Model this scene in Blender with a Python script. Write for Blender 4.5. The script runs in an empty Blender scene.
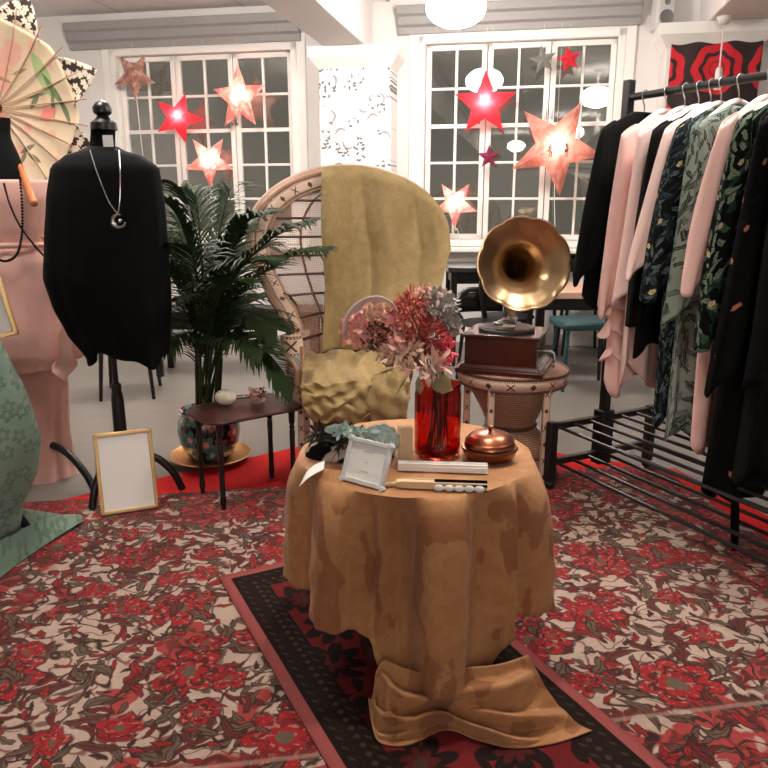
import bpy, bmesh, math, random
from mathutils import Vector, Matrix
R = math.radians
PI = math.pi
sc = bpy.context.scene
COL = sc.collection
rnd = random.Random(7)

# ------------------------------------------------------------------ camera
FPX = 730.0
PITCH = R(14.15)
CH = 1.3
CP, SP = math.cos(PITCH), math.sin(PITCH)
cam = bpy.data.objects.new('camera', bpy.data.cameras.new('camera'))
COL.objects.link(cam)
cam.location = (0, 0, CH)
cam.rotation_euler = (PI/2 - PITCH, 0, 0)
cam.data.sensor_width = 36
cam.data.lens = FPX/768*36
cam.data.clip_start = .05
sc.camera = cam


def ray(u, v):
    a, b = (u-384)/FPX, (384-v)/FPX
    return a, CP+b*SP, -SP+b*CP


def F(u, v, z=0.0):            # point on the level plane z
    r = ray(u, v)
    t = (z-CH)/r[2]
    return Vector((r[0]*t, r[1]*t, z))


def A(u, v, y):                # point at distance y into the room
    r = ray(u, v)
    t = y/r[1]
    return Vector((r[0]*t, y, CH+r[2]*t))


WA = R(11)                     # the window wall is turned 11 degrees
WN = Vector((math.sin(WA), math.cos(WA), 0))
WT = Vector((math.cos(WA), -math.sin(WA), 0))
WD = 6.8
CEIL = 2.98


def W(u, v, d=WD):             # (s, z) on a plane parallel to the window wall
    r = ray(u, v)
    t = d/(r[0]*WN.x+r[1]*WN.y)
    p = Vector((r[0]*t, r[1]*t, CH+r[2]*t))
    return p.x*WT.x+p.y*WT.y, p.z


def wallpt(s, z, d=WD):
    p = WN*d+WT*s
    return Vector((p.x, p.y, z))


# ------------------------------------------------------------------ materials
def lin(c):
    return c/12.92 if c <= .04045 else ((c+.055)/1.055)**2.4


def rgb(r, g, b):
    return (lin(r/255), lin(g/255), lin(b/255), 1)


class V:
    def __init__(s, g, k): s.g = g; s.k = k
    def __add__(s, o): return s.g.m('ADD', s, o)
    __radd__ = __add__
    def __sub__(s, o): return s.g.m('SUBTRACT', s, o)
    def __rsub__(s, o): return s.g.m('SUBTRACT', o, s)
    def __mul__(s, o): return s.g.m('MULTIPLY', s, o)
    __rmul__ = __mul__
    def __truediv__(s, o): return s.g.m('DIVIDE', s, o)
    def sin(s): return s.g.m('SINE', s)
    def cos(s): return s.g.m('COSINE', s)
    def abs(s): return s.g.m('ABSOLUTE', s)
    def frac(s): return s.g.m('FRACT', s)
    def floor(s): return s.g.m('FLOOR', s)
    def sqrt(s): return s.g.m('SQRT', s)
    def min(s, o): return s.g.m('MINIMUM', s, o)
    def max(s, o): return s.g.m('MAXIMUM', s, o)
    def lt(s, th, soft=.02):   # soft step: 1 where s < th
        return s.g.m('MULTIPLY_ADD', (th-s)/soft, 1.0, .5, clamp=True)
    def gt(s, th, soft=.02):
        return s.g.m('MULTIPLY_ADD', (s-th)/soft, 1.0, .5, clamp=True)


class NG:
    def __init__(s, name):
        s.mat = bpy.data.materials.new(name)
        s.mat.use_nodes = True
        s.nt = s.mat.node_tree
        s.nt.nodes.clear()
        s.out = s.nt.nodes.new('ShaderNodeOutputMaterial')
        s.b = s.nt.nodes.new('ShaderNodeBsdfPrincipled')
        s.nt.links.new(s.b.outputs[0], s.out.inputs[0])
        s.tc = None

    def put(s, sock, v):
        if isinstance(v, V): s.nt.links.new(v.k, sock)
        elif v is not None: sock.default_value = v

    def m(s, op, a, b=None, c=None, clamp=False):
        n = s.nt.nodes.new('ShaderNodeMath')
        n.operation = op
        n.use_clamp = clamp
        for i, q in enumerate((a, b, c)):
            if q is not None: s.put(n.inputs[i], q)
        return V(s, n.outputs[0])

    def coord(s, kind='Object'):
        if not s.tc: s.tc = s.nt.nodes.new('ShaderNodeTexCoord')
        return V(s, s.tc.outputs[kind])

    def sep(s, v):
        n = s.nt.nodes.new('ShaderNodeSeparateXYZ')
        s.put(n.inputs[0], v)
        return [V(s, o) for o in n.outputs]

    def vec(s, x, y=0.0, z=0.0):
        n = s.nt.nodes.new('ShaderNodeCombineXYZ')
        for i, q in enumerate((x, y, z)): s.put(n.inputs[i], q)
        return V(s, n.outputs[0])

    def noise(s, v, scale, detail=3, rough=.55, dist=0.0):
        n = s.nt.nodes.new('ShaderNodeTexNoise')
        s.put(n.inputs['Vector'], v)
        n.inputs['Scale'].default_value = scale
        n.inputs['Detail'].default_value = detail
        n.inputs['Roughness'].default_value = rough
        n.inputs['Distortion'].default_value = dist
        return V(s, n.outputs[0])

    def voro(s, v, scale, dims='2D', rand=1.0):
        n = s.nt.nodes.new('ShaderNodeTexVoronoi')
        n.voronoi_dimensions = dims
        s.put(n.inputs['Vector'], v)
        n.inputs['Scale'].default_value = scale
        n.inputs['Randomness'].default_value = rand
        return V(s, n.outputs['Distance']), V(s, n.outputs['Color']), V(s, n.outputs['Position'])

    def cell(s, x, y, scale, rand=1.0, off=0.0):
        """one motif per cell: rotated local coords, radius, angle and three random numbers"""
        d, c, p = s.voro(s.vec(x+off, y+off*.7), scale, '2D', rand)
        px, py, _ = s.sep(p)
        r1, r2, r3 = s.sep(c)
        dx, dy = (x+off)-px, (y+off*.7)-py
        a = r1*6.283
        ca, sa = a.cos(), a.sin()
        lx, ly = dx*ca+dy*sa, dy*ca-dx*sa
        return lx, ly, (lx*lx+ly*ly).sqrt(), s.m('ARCTAN2', ly, lx), r1, r2, r3

    def mix(s, f, a, b):
        n = s.nt.nodes.new('ShaderNodeMix')
        n.data_type = 'RGBA'
        s.put(n.inputs[0], f)
        s.put(n.inputs[6], a)
        s.put(n.inputs[7], b)
        return V(s, n.outputs[2])

    def bump(s, h, strength=.3, dist=.01):
        n = s.nt.nodes.new('ShaderNodeBump')
        n.inputs['Strength'].default_value = strength
        n.inputs['Distance'].default_value = dist
        s.put(n.inputs['Height'], h)
        s.nt.links.new(n.outputs[0], s.b.inputs['Normal'])

    def set(s, **k):
        nm = dict(color='Base Color', rough='Roughness', metal='Metallic', trans='Transmission Weight', ior='IOR',
                  sheen='Sheen Weight', spec='Specular IOR Level', alpha='Alpha', emit='Emission Color',
                  estr='Emission Strength', coat='Coat Weight', sub='Subsurface Weight')
        for q, v in k.items(): s.put(s.b.inputs[nm[q]], v)
        return s.mat


def plain(name, c, rough=.6, var=.12, scale=20, bump=0.0, **k):
    """a single-colour material with slight natural variation"""
    g = NG(name)
    o = g.coord('Object')
    n = g.noise(o, scale, 4)
    c = rgb(*c)
    lo = tuple(q*(1-var) for q in c[:3])+(1,)
    hi = tuple(min(1, q*(1+var)) for q in c[:3])+(1,)
    if bump: g.bump(n, bump, .006)
    return g.set(color=g.mix(n, lo, hi), rough=rough, **k)


def fabric(name, c, var=.15, weave=500, rough=.9, sheen=.0, big=9):
    g = NG(name)
    o = g.coord('Object')
    n = g.noise(o, big, 3)
    w = g.noise(o, weave, 1)
    c = rgb(*c)
    lo = tuple(q*(1-var) for q in c[:3])+(1,)
    hi = tuple(min(1, q*(1+var)) for q in c[:3])+(1,)
    g.bump(w*.4+n, .25, .006)
    return g.set(color=g.mix(n, lo, hi), rough=rough, sheen=sheen, spec=.2)


M = {}
M['white_wall'] = plain('white wall paint', (226, 222, 219), .75, .03, 3)
M['white_trim'] = plain('white gloss trim', (238, 236, 230), .4, .02, 5)
M['pelmet'] = plain('grey pelmet paint', (150, 148, 146), .55, .06, 6)
M['black_metal'] = plain('black powder coat', (20, 20, 20), .42, .1, 40)
M['black_wood'] = plain('black lacquer', (15, 12, 12), .35, .1, 40)
M['black_cloth'] = fabric('black cloth', (6, 6, 6), .25)
M['black_velvet'] = fabric('black velvet', (5, 5, 5), .2)
M['hanger'] = plain('white hanger paint', (236, 230, 224), .4, .03, 10)
M['steel'] = plain('bright steel', (200, 200, 200), .25, .03, 20, metal=1.0)
M['gold'] = plain('brushed gold', (222, 186, 132), .36, .06, 60, metal=.85)
M['paper'] = plain('white card', (235, 233, 230), .8, .02, 8)
M['cream_card'] = plain('cream card', (214, 184, 146), .8, .04, 8)
M['silver_frame'] = plain('white silver frame', (212, 214, 212), .4, .08, 60, .3, metal=.1)
M['mahogany'] = plain('mahogany', (62, 14, 12), .26, .25, 12, coat=.5)
M['dark_wood'] = plain('dark polished wood', (58, 22, 17), .38, .3, 9, coat=.12)
M['record'] = plain('shellac record', (14, 14, 14), .2, .1, 40)
M['platter'] = plain('green felt', (70, 74, 64), .6, .1, 40)
M['label'] = plain('record label', (190, 180, 160), .5, .1, 30)
M['teal'] = plain('teal seat vinyl', (26, 66, 70), .4, .1, 12)
M['pale_wood'] = plain('pale beech', (205, 168, 142), .5, .1, 10)
M['red_felt'] = fabric('red felt', (188, 28, 26), .12, 300)
M['soil'] = plain('soil', (40, 28, 20), .95, .3, 60, .5)
M['cable'] = plain('white cable', (225, 222, 215), .5, .02, 5)
M['wax'] = plain('ivory shell', (230, 222, 200), .45, .06, 30, .2)
M['pink_petal'] = plain('pink petals', (230, 162, 154), .75, .25, 40, sub=0.0)
M['pale_petal'] = plain('pale dried petals', (222, 182, 165), .8, .2, 40)
M['rose_petal'] = plain('red plume', (182, 80, 75), .9, .3, 60)
M['hot_petal'] = plain('bright pink petals', (226, 88, 104), .7, .2, 40)
M['grey_petal'] = plain('grey hydrangea', (166, 160, 154), .85, .3, 50)
M['dust_leaf'] = plain('dusty olive leaf', (142, 128, 92), .7, .25, 20)
M['brown_dried'] = plain('brown dried heads', (92, 58, 46), .9, .3, 50)
M['lilac'] = plain('silver lilac paper', (224, 214, 218), .45, .1, 14)
M['teal_petal'] = plain('pale teal fabric', (186, 208, 202), .7, .15, 30)
M['dark_feather'] = plain('dark feather', (26, 26, 24), .8, .4, 40)
M['speaker'] = plain('speaker white', (205, 203, 200), .5, .03, 8)
M['cone'] = plain('speaker cone', (120, 118, 116), .6, .1, 30)
M['bamboo'] = plain('varnished bamboo', (190, 112, 62), .4, .2, 14)
M['black_bust'] = fabric('black bust jersey', (9, 9, 9), .2)
M['bead'] = plain('dark beads', (30, 22, 22), .2, .1, 30)
M['mint_line'] = plain('stem green', (96, 104, 58), .6, .3, 20)


def m_floor():
    g = NG('grey vinyl floor')
    o = g.coord('Object')
    x, y, z = g.sep(o)
    n = g.noise(o, 1.6, 5)
    n2 = g.noise(g.vec(x*.6, y*9, z), 3, 4)
    c = g.mix(n*.6+n2*.4, rgb(98, 93, 87), rgb(132, 126, 119))
    return g.set(color=c, rough=g.m('MULTIPLY_ADD', n2, .25, .25))


M['floor'] = m_floor()


def m_ceiling():
    g = NG('ceiling boards')
    x, y, z = g.sep(g.coord('Object'))
    a = (x*(1/1.2)+.17).frac().lt(.008, .006)
    b = (y*(1/2.4)+.3).frac().lt(.004, .003)
    c = g.mix(a.max(b), rgb(216, 212, 210), rgb(120, 116, 116))
    return g.set(color=c, rough=.85)


M['ceiling'] = m_ceiling()


def m_carpet():
    """cream ground crowded with red blooms, brown vines and olive leaves, red border"""
    g = NG('floral carpet pile')
    o = g.coord('Object')
    x0, y0, z = g.sep(o)
    w = g.noise(o, 6.0, 3)
    w2 = g.noise(g.vec(x0+7.3, y0+3.1, 0.0), 6.0, 3)
    x, y = x0+(w-.5)*.075, y0+(w2-.5)*.075
    CREAM, CREAM2 = rgb(204, 182, 167), rgb(172, 148, 134)
    RED, RED2, DK, OL, BR = rgb(160, 22, 32), rgb(108, 24, 28), rgb(52, 28, 25), rgb(98, 86, 70), rgb(98, 40, 36)
    e = (1.5-x0.abs()).min(1.0-y0.abs())
    border = (e+(w-.5)*.25).lt(.30, .03)
    ground = g.mix(g.noise(o, 30, 3), CREAM, CREAM2)
    redz = g.noise(g.vec(x, y, 3.0), 4.2, 2).gt(.63, .02).max(border*g.noise(g.vec(x, y, 0.0), 9, 2).gt(.45, .03))
    ground = g.mix(redz*.9, ground, RED)
    v1 = (g.noise(g.vec(x, y, 1.0), 6.5, 1)-.5).abs()
    v2 = (g.noise(g.vec(x, y, 9.0), 10, 1)-.5).abs()
    col = g.mix(v1.lt(.014, .014), ground, DK)
    col = g.mix(v2.lt(.016, .016)*.8, col, BR)

    def leaves(col, scale, off, L, wd, tint, keep=-1.0):
        lx, ly, r, th, r1, r2, r3 = g.cell(x, y, scale, 1.0, off)
        bend = ly+lx*lx*(14.0)*(r2-.5)*2.0
        k = bend.abs()/wd+(lx.abs()/L)*(lx.abs()/L)+(th*3.0).sin()*.18
        on = r3.gt(keep, .01)
        out = k.lt(1.0, .14)*on
        ins = k.lt(.60, .14)*on
        hue = g.mix(r3.gt(.45, .01), tint[0], tint[1])
        hue = g.mix(r2.gt(.66, .01), hue, tint[2])
        vein = bend.abs().lt(wd*.12, wd*.08)*lx.gt(-L*.6, .01)
        hue = g.mix(vein*.8, hue, DK)
        return g.mix(ins, g.mix(out*.9, col, DK), hue)

    def blooms(col, scale, off, Rm, n, keep):
        lx, ly, r, th, r1, r2, r3 = g.cell(x, y, scale, .85, off)
        wob = 1.0+(g.noise(g.vec(x, y, off), 18, 2)-.5)*.7
        rr = r*wob/((th*n).cos().abs()*.40+.60)
        on = r2.gt(keep, .01)
        a = rr.lt(Rm*1.12, .008)*on
        b = rr.lt(Rm, .008)*on
        speck = g.noise(g.vec(x, y, 4.0), 60, 2)
        rings = (rr*(6.283/(Rm*.46))).sin().gt(.25, .5)
        hue = g.mix(rings*.85, RED, g.mix(r3.gt(.55, .01), RED2, DK))
        hue = g.mix(speck.gt(.60, .04)*.6, hue, CREAM2)
        col = g.mix(a*.85, col, DK)
        col = g.mix(b, col, hue)
        return g.mix(r.lt(Rm*.20, .006)*on, col, OL)

    col = leaves(col, 20, 23.0, .026, .008, (BR, DK, OL), .5)
    col = leaves(col, 13.5, 3.3, .042, .0115, (BR, OL, RED2), .10)
    col = leaves(col, 9.0, 0.0, .066, .018, (RED, BR, OL), .20)
    col = blooms(col, 2.7, 1.7, .112, 3.5, .25)
    col = leaves(col, 8.0, 11.7, .066, .020, (RED2, OL, BR), .35)
    col = blooms(col, 5.2, 5.1, .054, 2.5, .45)
    col = leaves(col, 16, 17.1, .032, .010, (CREAM, RED, OL), .45)
    for a, wdt, cc in ((.30, .012, BR), (.285, .012, CREAM2), (.045, .03, RED2)):
        col = g.mix((1.0-y0.abs()-a).abs().lt(wdt*.6, .006)*.5*y0.lt(0.0, .01), col, cc)
    fuzz = g.noise(o, 160, 3)
    col = g.mix(fuzz*.34, col, rgb(84, 60, 55))
    g.bump(fuzz, .6, .006)
    return g.set(color=col, rough=.95, spec=.1, sheen=.1)


M['carpet'] = m_carpet()


def m_runner(hw, hl):
    g = NG('runner rug pile')
    o = g.coord('Object')
    x, y, z = g.sep(o)
    RED, PK, BK, TAN, DR = rgb(128, 34, 38), rgb(160, 84, 82), rgb(26, 20, 19), rgb(70, 54, 42), rgb(84, 28, 30)
    e = (hw-x.abs()).min(hl-y.abs())
    t = g.m('MAXIMUM', x.abs()-hw, y.abs()-hl)
    al = g.mix(e.lt(2.0, .01), RED, RED)
    # field: repeating dark medallions on red
    w = g.noise(o, 9, 2)
    xx, yy = x+(w-.5)*.05, y+(w-.5)*.05
    lx, ly, r, th, r1, r2, r3 = g.cell(xx, yy, 4.6, .55)
    med = (r/((th*4.0).cos().abs()*.45+.55))
    col = g.mix(g.noise(o, 14, 3), RED, DR)
    col = g.mix(med.lt(.098, .01), col, BK)
    col = g.mix(med.lt(.05, .01), col, DR)
    col = g.mix(med.lt(.02, .006), col, TAN)
    lx, ly, r, th, r1, r2, r3 = g.cell(xx, yy, 11, 1.0, 4.0)
    k = ly.abs()/.016+(lx.abs()/.04)*(lx.abs()/.04)
    col = g.mix(k.lt(1.0, .1)*r2.gt(.45, .01), col, BK)
    # border bands
    bx = (x*22.0+y*22.0)
    lat = ((x*30.0).frac()-.5).abs()+((y*30.0).frac()-.5).abs()
    band = g.mix(lat.lt(.30, .08), BK, TAN)
    guard = g.mix(((y+x)*26.0).frac().lt(.35, .06), BK, rgb(58, 46, 36))
    col = g.mix(e.lt(.140, .003), col, BK)
    col = g.mix(e.lt(.131, .003), col, guard)
    col = g.mix(e.lt(.117, .003), col, BK)
    col = g.mix(e.lt(.108, .003), col, band)
    col = g.mix(e.lt(.074, .003), col, BK)
    col = g.mix(e.lt(.064, .003), col, guard)
    col = g.mix(e.lt(.050, .003), col, BK)
    col = g.mix(e.lt(.034, .003), col, PK)
    fuzz = g.noise(o, 170, 2)
    col = g.mix(fuzz*.35, col, rgb(60, 42, 38))
    g.bump(fuzz, .5, .005)
    return g.set(color=col, rough=.95, spec=.1)


TZ = .615


def m_gold_cloth(name, base, pat, sc_=1.0, patch=None):
    """damask weave: soft lighter motifs in the same hue"""
    g = NG(name)
    o = g.coord('Object')
    x, y, z = g.sep(o)
    d = g.noise(o, 13*sc_, 3, .6, .6)
    mot = (d-.52).abs().lt(.05, .07)*.8
    d2 = g.noise(g.vec(x+3.0, y, z+5.0), 4.0*sc_, 2, .5, .8).gt(.54, .05)
    mot = mot*.6+d2*mot.gt(-1.0)*.0+d2*.35
    wv = g.noise(o, 420, 1)
    pt = None
    if patch:
        jag = (g.noise(o, 60, 3)-.5)*.10
        pt = (g.noise(g.vec(x*1.0, y*1.0, z*.55), 10, 1)+jag).gt(.565, .02)
        pt = pt*z.lt(TZ-.03, .02)
    c = g.mix(mot, rgb(*base), rgb(*pat))
    c = g.mix(wv*.25, c, tuple(q*.5 for q in rgb(*base)[:3])+(1,))
    if patch: c = g.mix(pt*.75, c, rgb(*patch))
    g.bump(mot*.5+wv*.5, .35, .004)
    return g.set(color=c, rough=.72, sheen=.1, spec=.3)


M['ochre'] = m_gold_cloth('ochre damask', (170, 119, 76), (186, 138, 96), 1.0, (134, 82, 50))
M['gold_throw'] = m_gold_cloth('old gold damask', (164, 140, 92), (184, 160, 114), 1.1)


def m_lace(name, base, dark):
    g = NG(name)
    o = g.coord('Object')
    x, y, z = g.sep(o)
    lx, ly, r, th, r1, r2, r3 = g.cell(x+y*.5, z, 16, .8)
    k = r/((th*2.5).cos().abs()*.5+.5)
    ring = (k-.02).abs().lt(.008, .006)
    c = g.mix(ring, rgb(*base), rgb(*dark))
    c = g.mix(g.noise(o, 6, 3), c, tuple(q*.7 for q in rgb(*base)[:3])+(1,))
    g.bump(ring, .5, .004)
    return g.set(color=c, rough=.85, sheen=.1)


M['pink_dress'] = fabric('dusty pink chiffon', (238, 188, 176), .14, 300, .8)
M['green_lace'] = m_lace('green lace', (112, 136, 118), (74, 94, 78))
M['pink_satin'] = fabric('pale pink satin', (238, 196, 188), .08, 300, .5, big=14)
M['blush'] = fabric('blush satin', (246, 214, 206), .06, 300, .55, big=14)


def m_botanic(name, base, leafs, dots, lsc=15, keep=.25, size=1.0):
    """printed leaves and round blossoms on a plain ground, in the garment's own plane"""
    g = NG(name)
    o = g.coord('Object')
    x, z, y = g.sep(g.coord('UV'))
    w = g.noise(g.vec(x, z, 0.0), 14, 3)
    w2 = g.noise(g.vec(x+4.0, z, 3.0), 14, 3)
    X, Z = x+(w-.5)*.03, z+(w2-.5)*.03
    col = g.mix(g.noise(o, 12, 3), rgb(*base), tuple(q*.75 for q in rgb(*base)[:3])+(1,))
    for i, lf in enumerate(leafs):
        lx, ly, r, th, r1, r2, r3 = g.cell(X, Z, lsc*(1+.25*i), 1.0, 2.3*i+.4)
        L, wd = .044*size/(1+.2*i), .0095*size/(1+.2*i)
        k = (ly+lx*lx*10.0*(r3-.5)).abs()/wd+(lx.abs()/L)*(lx.abs()/L)+(th*5.0).sin()*.15
        m_ = k.lt(1.0, .2)*r2.gt(keep, .01)
        vein = ly.abs().lt(.0012, .001)
        shade = g.mix(g.noise(o, 45, 2), rgb(*lf), tuple(q*.5 for q in rgb(*lf)[:3])+(1,))
        col = g.mix(m_, col, g.mix(vein*.6, shade, rgb(*base)))
    if dots:
        lx, ly, r, th, r1, r2, r3 = g.cell(x, z, 9, 1.0, 7.7)
        rr = r/((th*2.5).cos().abs()*.25+.75)
        col = g.mix(rr.lt(.0115, .004)*r2.gt(.55, .01), col, rgb(*dots))
        col = g.mix(rr.lt(.004, .003)*r2.gt(.55, .01), col, rgb(170, 130, 80))
    return g.set(color=col, rough=.8, spec=.12)


M['navy_print'] = m_botanic('dark blue floral print', (18, 22, 24), [(66, 82, 88), (112, 126, 126), (40, 54, 60)], (222, 204, 140), 17, .2)
M['sage_print'] = m_botanic('sage botanical print', (150, 164, 154), [(84, 100, 88), (112, 128, 116), (58, 70, 60)], None, 13, .35, 1.35)
M['green_print'] = m_botanic('black green floral print', (10, 14, 11), [(74, 104, 86), (40, 66, 52), (140, 156, 132)], (222, 190, 150), 14, .3, 1.35)
M['night_print'] = m_botanic('black print with sparse blossoms', (7, 7, 6), [(20, 30, 22)], (186, 120, 90), 12, .6)


def m_wicker(name, a, b, du=.014, dv=.012):
    g = NG(name)
    u, v, _ = g.sep(g.coord('UV'))
    row = (v*(1/dv)).floor()
    U = (u*(1/du)+row*.5).frac()
    Vv = (v*(1/dv)).frac()
    gap = ((U-.5).abs().gt(.42, .08)).max((Vv-.5).abs().gt(.38, .08))
    n = g.noise(g.coord('Object'), 30, 3)
    c = g.mix(n, rgb(*a), rgb(*b))
    c = g.mix(gap*.85, c, rgb(52, 28, 20))
    g.bump(1.0-gap, .6, .006)
    return g.set(color=c, rough=.6)


M['wicker'] = m_wicker('rattan weave', (176, 128, 100), (212, 172, 146))
M['wicker_dark'] = m_wicker('brown rattan weave', (112, 72, 54), (158, 112, 88), .02, .01)
M['cane'] = plain('rattan cane', (190, 148, 124), .5, .2, 30)
M['cane_dark'] = plain('dark rattan cane', (92, 54, 42), .5, .2, 30)


def m_band():
    """cream rattan strip with dark diamonds and crosses; u runs along it in metres, v is 0..1 across"""
    g = NG('diamond banded rattan')
    u, v, _ = g.sep(g.coord('UV'))
    per = .105
    t = u*(1/per)
    fu = (t.frac()-.5)*2.0
    fv = (v-.5)*1.6
    odd = ((t*.5).frac()).gt(.5, .01)
    dia = (fu.abs()*1.6+fv.abs()).lt(.5, .05)
    cx = (fu.abs()*1.4-fv.abs()).abs().lt(.13, .05)*(fu.abs()).lt(.38, .03)*fv.abs().lt(.5, .03)
    mot = dia+(cx-dia)*odd
    chk = ((u*90.0).frac().lt(.5, .1))*((v-.5).abs().gt(.41, .02))
    line = ((v-.5).abs()-.40).abs().lt(.012, .01)
    dk = mot.max(chk).max(line)
    n = g.noise(g.coord('Object'), 25, 3)
    c = g.mix(n, rgb(220, 184, 160), rgb(238, 212, 192))
    c = g.mix(dk*.92, c, rgb(34, 18, 16))
    return g.set(color=c, rough=.55)


M['band'] = m_band()


def m_brass(name, a, b, rough, metal=1.0):
    g = NG(name)
    n = g.noise(g.coord('Object'), 7, 4)
    g.bump(g.noise(g.coord('Object'), 40, 2), .08, .004)
    return g.set(color=g.mix(n, rgb(*a), rgb(*b)), rough=rough, metal=metal)


M['brass'] = m_brass('horn brass', (214, 188, 150), (182, 148, 108), .30)
M['copper'] = m_brass('aged copper', (176, 112, 86), (140, 84, 62), .3)
M['tray'] = m_brass('gilt tray', (196, 150, 96), (150, 104, 60), .35, .8)


def m_glass(name, c, rough=.02, ior=1.45):
    g = NG(name)
    return g.set(color=rgb(*c), rough=rough, trans=1.0, ior=ior)


M['red_glass'] = m_glass('red glass', (206, 62, 40))


def m_pane():
    """night window glass: mostly clear, mirrors the lamps of the room"""
    g = NG('window glass')
    nt = g.nt
    nt.nodes.remove(g.b)
    tr = nt.nodes.new('ShaderNodeBsdfTransparent')
    tr.inputs[0].default_value = (.88, .87, .84, 1)
    gl = nt.nodes.new('ShaderNodeBsdfGlossy')
    gl.inputs['Roughness'].default_value = .015
    fr = nt.nodes.new('ShaderNodeFresnel')
    fr.inputs[0].default_value = 1.9
    mx = nt.nodes.new('ShaderNodeMixShader')
    nt.links.new(fr.outputs[0], mx.inputs[0])
    nt.links.new(tr.outputs[0], mx.inputs[1])
    nt.links.new(gl.outputs[0], mx.inputs[2])
    nt.links.new(mx.outputs[0], g.out.inputs[0])
    return g.mat


M['pane'] = m_pane()


def m_starpaper(name, c, c2=None, scale=9):
    g = NG(name)
    nt = g.nt
    nt.nodes.remove(g.b)
    col = rgb(*c)
    if c2:
        n = g.noise(g.coord('Object'), scale, 4, .6, .6).gt(.5, .12)
        cc = g.mix(n, rgb(*c), rgb(*c2))
    else:
        cc = g.mix(g.noise(g.coord('Object'), 30, 2), col, tuple(q*.9 for q in col[:3])+(1,))
    d = nt.nodes.new('ShaderNodeBsdfDiffuse')
    t = nt.nodes.new('ShaderNodeBsdfTranslucent')
    nt.links.new(cc.k, d.inputs[0])
    nt.links.new(cc.k, t.inputs[0])
    mx = nt.nodes.new('ShaderNodeMixShader')
    mx.inputs[0].default_value = .5
    nt.links.new(d.outputs[0], mx.inputs[1])
    nt.links.new(t.outputs[0], mx.inputs[2])
    nt.links.new(mx.outputs[0], g.out.inputs[0])
    return g.mat


M['star_red'] = m_starpaper('red star paper', (238, 70, 84))
M['star_pink'] = m_starpaper('pink printed star paper', (240, 150, 142), (250, 214, 204), 14)
M['star_rose'] = m_starpaper('dark rose star paper', (160, 70, 96))
M['star_grey'] = m_starpaper('grey star paper', (158, 156, 148))
M['star_dull'] = m_starpaper('dull forest printed star paper', (190, 140, 126), (226, 192, 178), 22)
M['star_scene'] = m_starpaper('landscape printed star paper', (196, 132, 120), (226, 172, 158), 7)


def m_emit(name, c, s):
    g = NG(name)
    return g.set(color=(0.8, .8, .8, 1), emit=rgb(*c), estr=s)


M['lamp'] = m_emit('lit opal glass', (255, 246, 238), 36)
M['lamp_near'] = m_emit('bright lit opal glass', (255, 246, 238), 62)
M['bulb'] = m_emit('lit bulb', (255, 236, 220), 9)


def m_wallpaper():
    """white wallpaper with fine grey sprigs and leaves in loose groups"""
    g = NG('sprigged wallpaper')
    x, y, z = g.sep(g.coord('Object'))
    grp = g.noise(g.vec(x, z, 0.0), 5.5, 1).gt(.54, .02)
    lx, ly, r, th, r1, r2, r3 = g.cell(x, z, 28, 1.0)
    k = ly.abs()/.009+(lx.abs()/.020)*(lx.abs()/.020)
    leaf = k.lt(1.0, .12)*r2.gt(.35, .01)*grp
    lx, ly, r, th, r1, r2, r3 = g.cell(x, z, 7, 1.0, 3.0)
    mo = (ly+lx*lx*14.0).abs().lt(.010, .006)*lx.abs().lt(.05, .01)*r2.gt(.7, .01)
    c = g.mix(leaf*.95+mo*.7, rgb(228, 226, 224), rgb(84, 82, 82))
    return g.set(color=c, rough=.7)


M['wallpaper'] = m_wallpaper()


def m_retro():
    """big red and charcoal rosettes, a 1970s curtain print"""
    g = NG('red rosette print')
    x, y, z = g.sep(g.coord('Object'))
    p = .42
    fx = ((x*(1/p)+.46).frac()-.5)*p
    fz = ((z*(1/p)+.02).frac()-.5)*p
    r = (fx*fx+fz*fz).sqrt()
    th = g.m('ARCTAN2', fz, fx)
    RED, DK, R2 = rgb(206, 30, 44), rgb(48, 34, 34), rgb(150, 24, 32)
    s = (th*7.0).cos()*.008
    c = g.mix((r+s).lt(.185, .005), DK, RED)
    c = g.mix((r+s*1.2).lt(.128, .005), c, DK)
    c = g.mix((r+s*.6).lt(.098, .005), c, RED)
    c = g.mix(r.lt(.06, .004), c, R2)
    c = g.mix(r.lt(.045, .004), c, RED)
    return g.set(color=c, rough=.8)


M['retro'] = m_retro()


def m_parasol():
    g = NG('painted parasol paper')
    x, y, z = g.sep(g.coord('Object'))
    o = g.coord('Object')
    r = (x*x+z*z).sqrt()
    base = g.mix(g.noise(o, 7, 3), rgb(220, 202, 172), rgb(202, 182, 150))
    base = g.mix(g.noise(g.vec(x+2.0, z, 0.0), 6, 2).gt(.60, .06)*.5, base, rgb(222, 132, 124))

    def spray(c, px, pz, ang, L, wd, colr):
        ca, sa = math.cos(ang), math.sin(ang)
        lx = (x-px)*ca+(z-pz)*sa
        ly = (z-pz)*ca-(x-px)*sa
        k = ly.abs()/wd+(lx.abs()/L)*(lx.abs()/L)
        return g.mix(k.lt(1.0, .15)*.85, c, rgb(*colr))
    for q in ((.255, .145, 1.9, .11, .035, (146, 176, 116)), (.30, .07, 2.1, .10, .016, (78, 112, 66)), (.345, -.015, 1.9, .075, .014, (70, 104, 62)),
              (.285, .015, 1.5, .07, .011, (78, 112, 66)), (.19, .03, .9, .045, .013, (70, 104, 62)), (.21, .055, .2, .06, .006, (92, 118, 80)),
              (.25, -.03, .5, .05, .03, (226, 120, 116)), (.13, -.19, .5, .045, .012, (90, 92, 62)), (.165, -.235, -.6, .04, .012, (84, 84, 58)),
              (.11, -.23, 1.2, .04, .010, (90, 92, 62)), (.14, .16, .3, .045, .008, (150, 120, 90)), (.05, .13, -.4, .05, .008, (150, 120, 90))):
        base = spray(base, *q)
    return g.set(color=base, rough=.7)


M['parasol'] = m_parasol()


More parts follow.
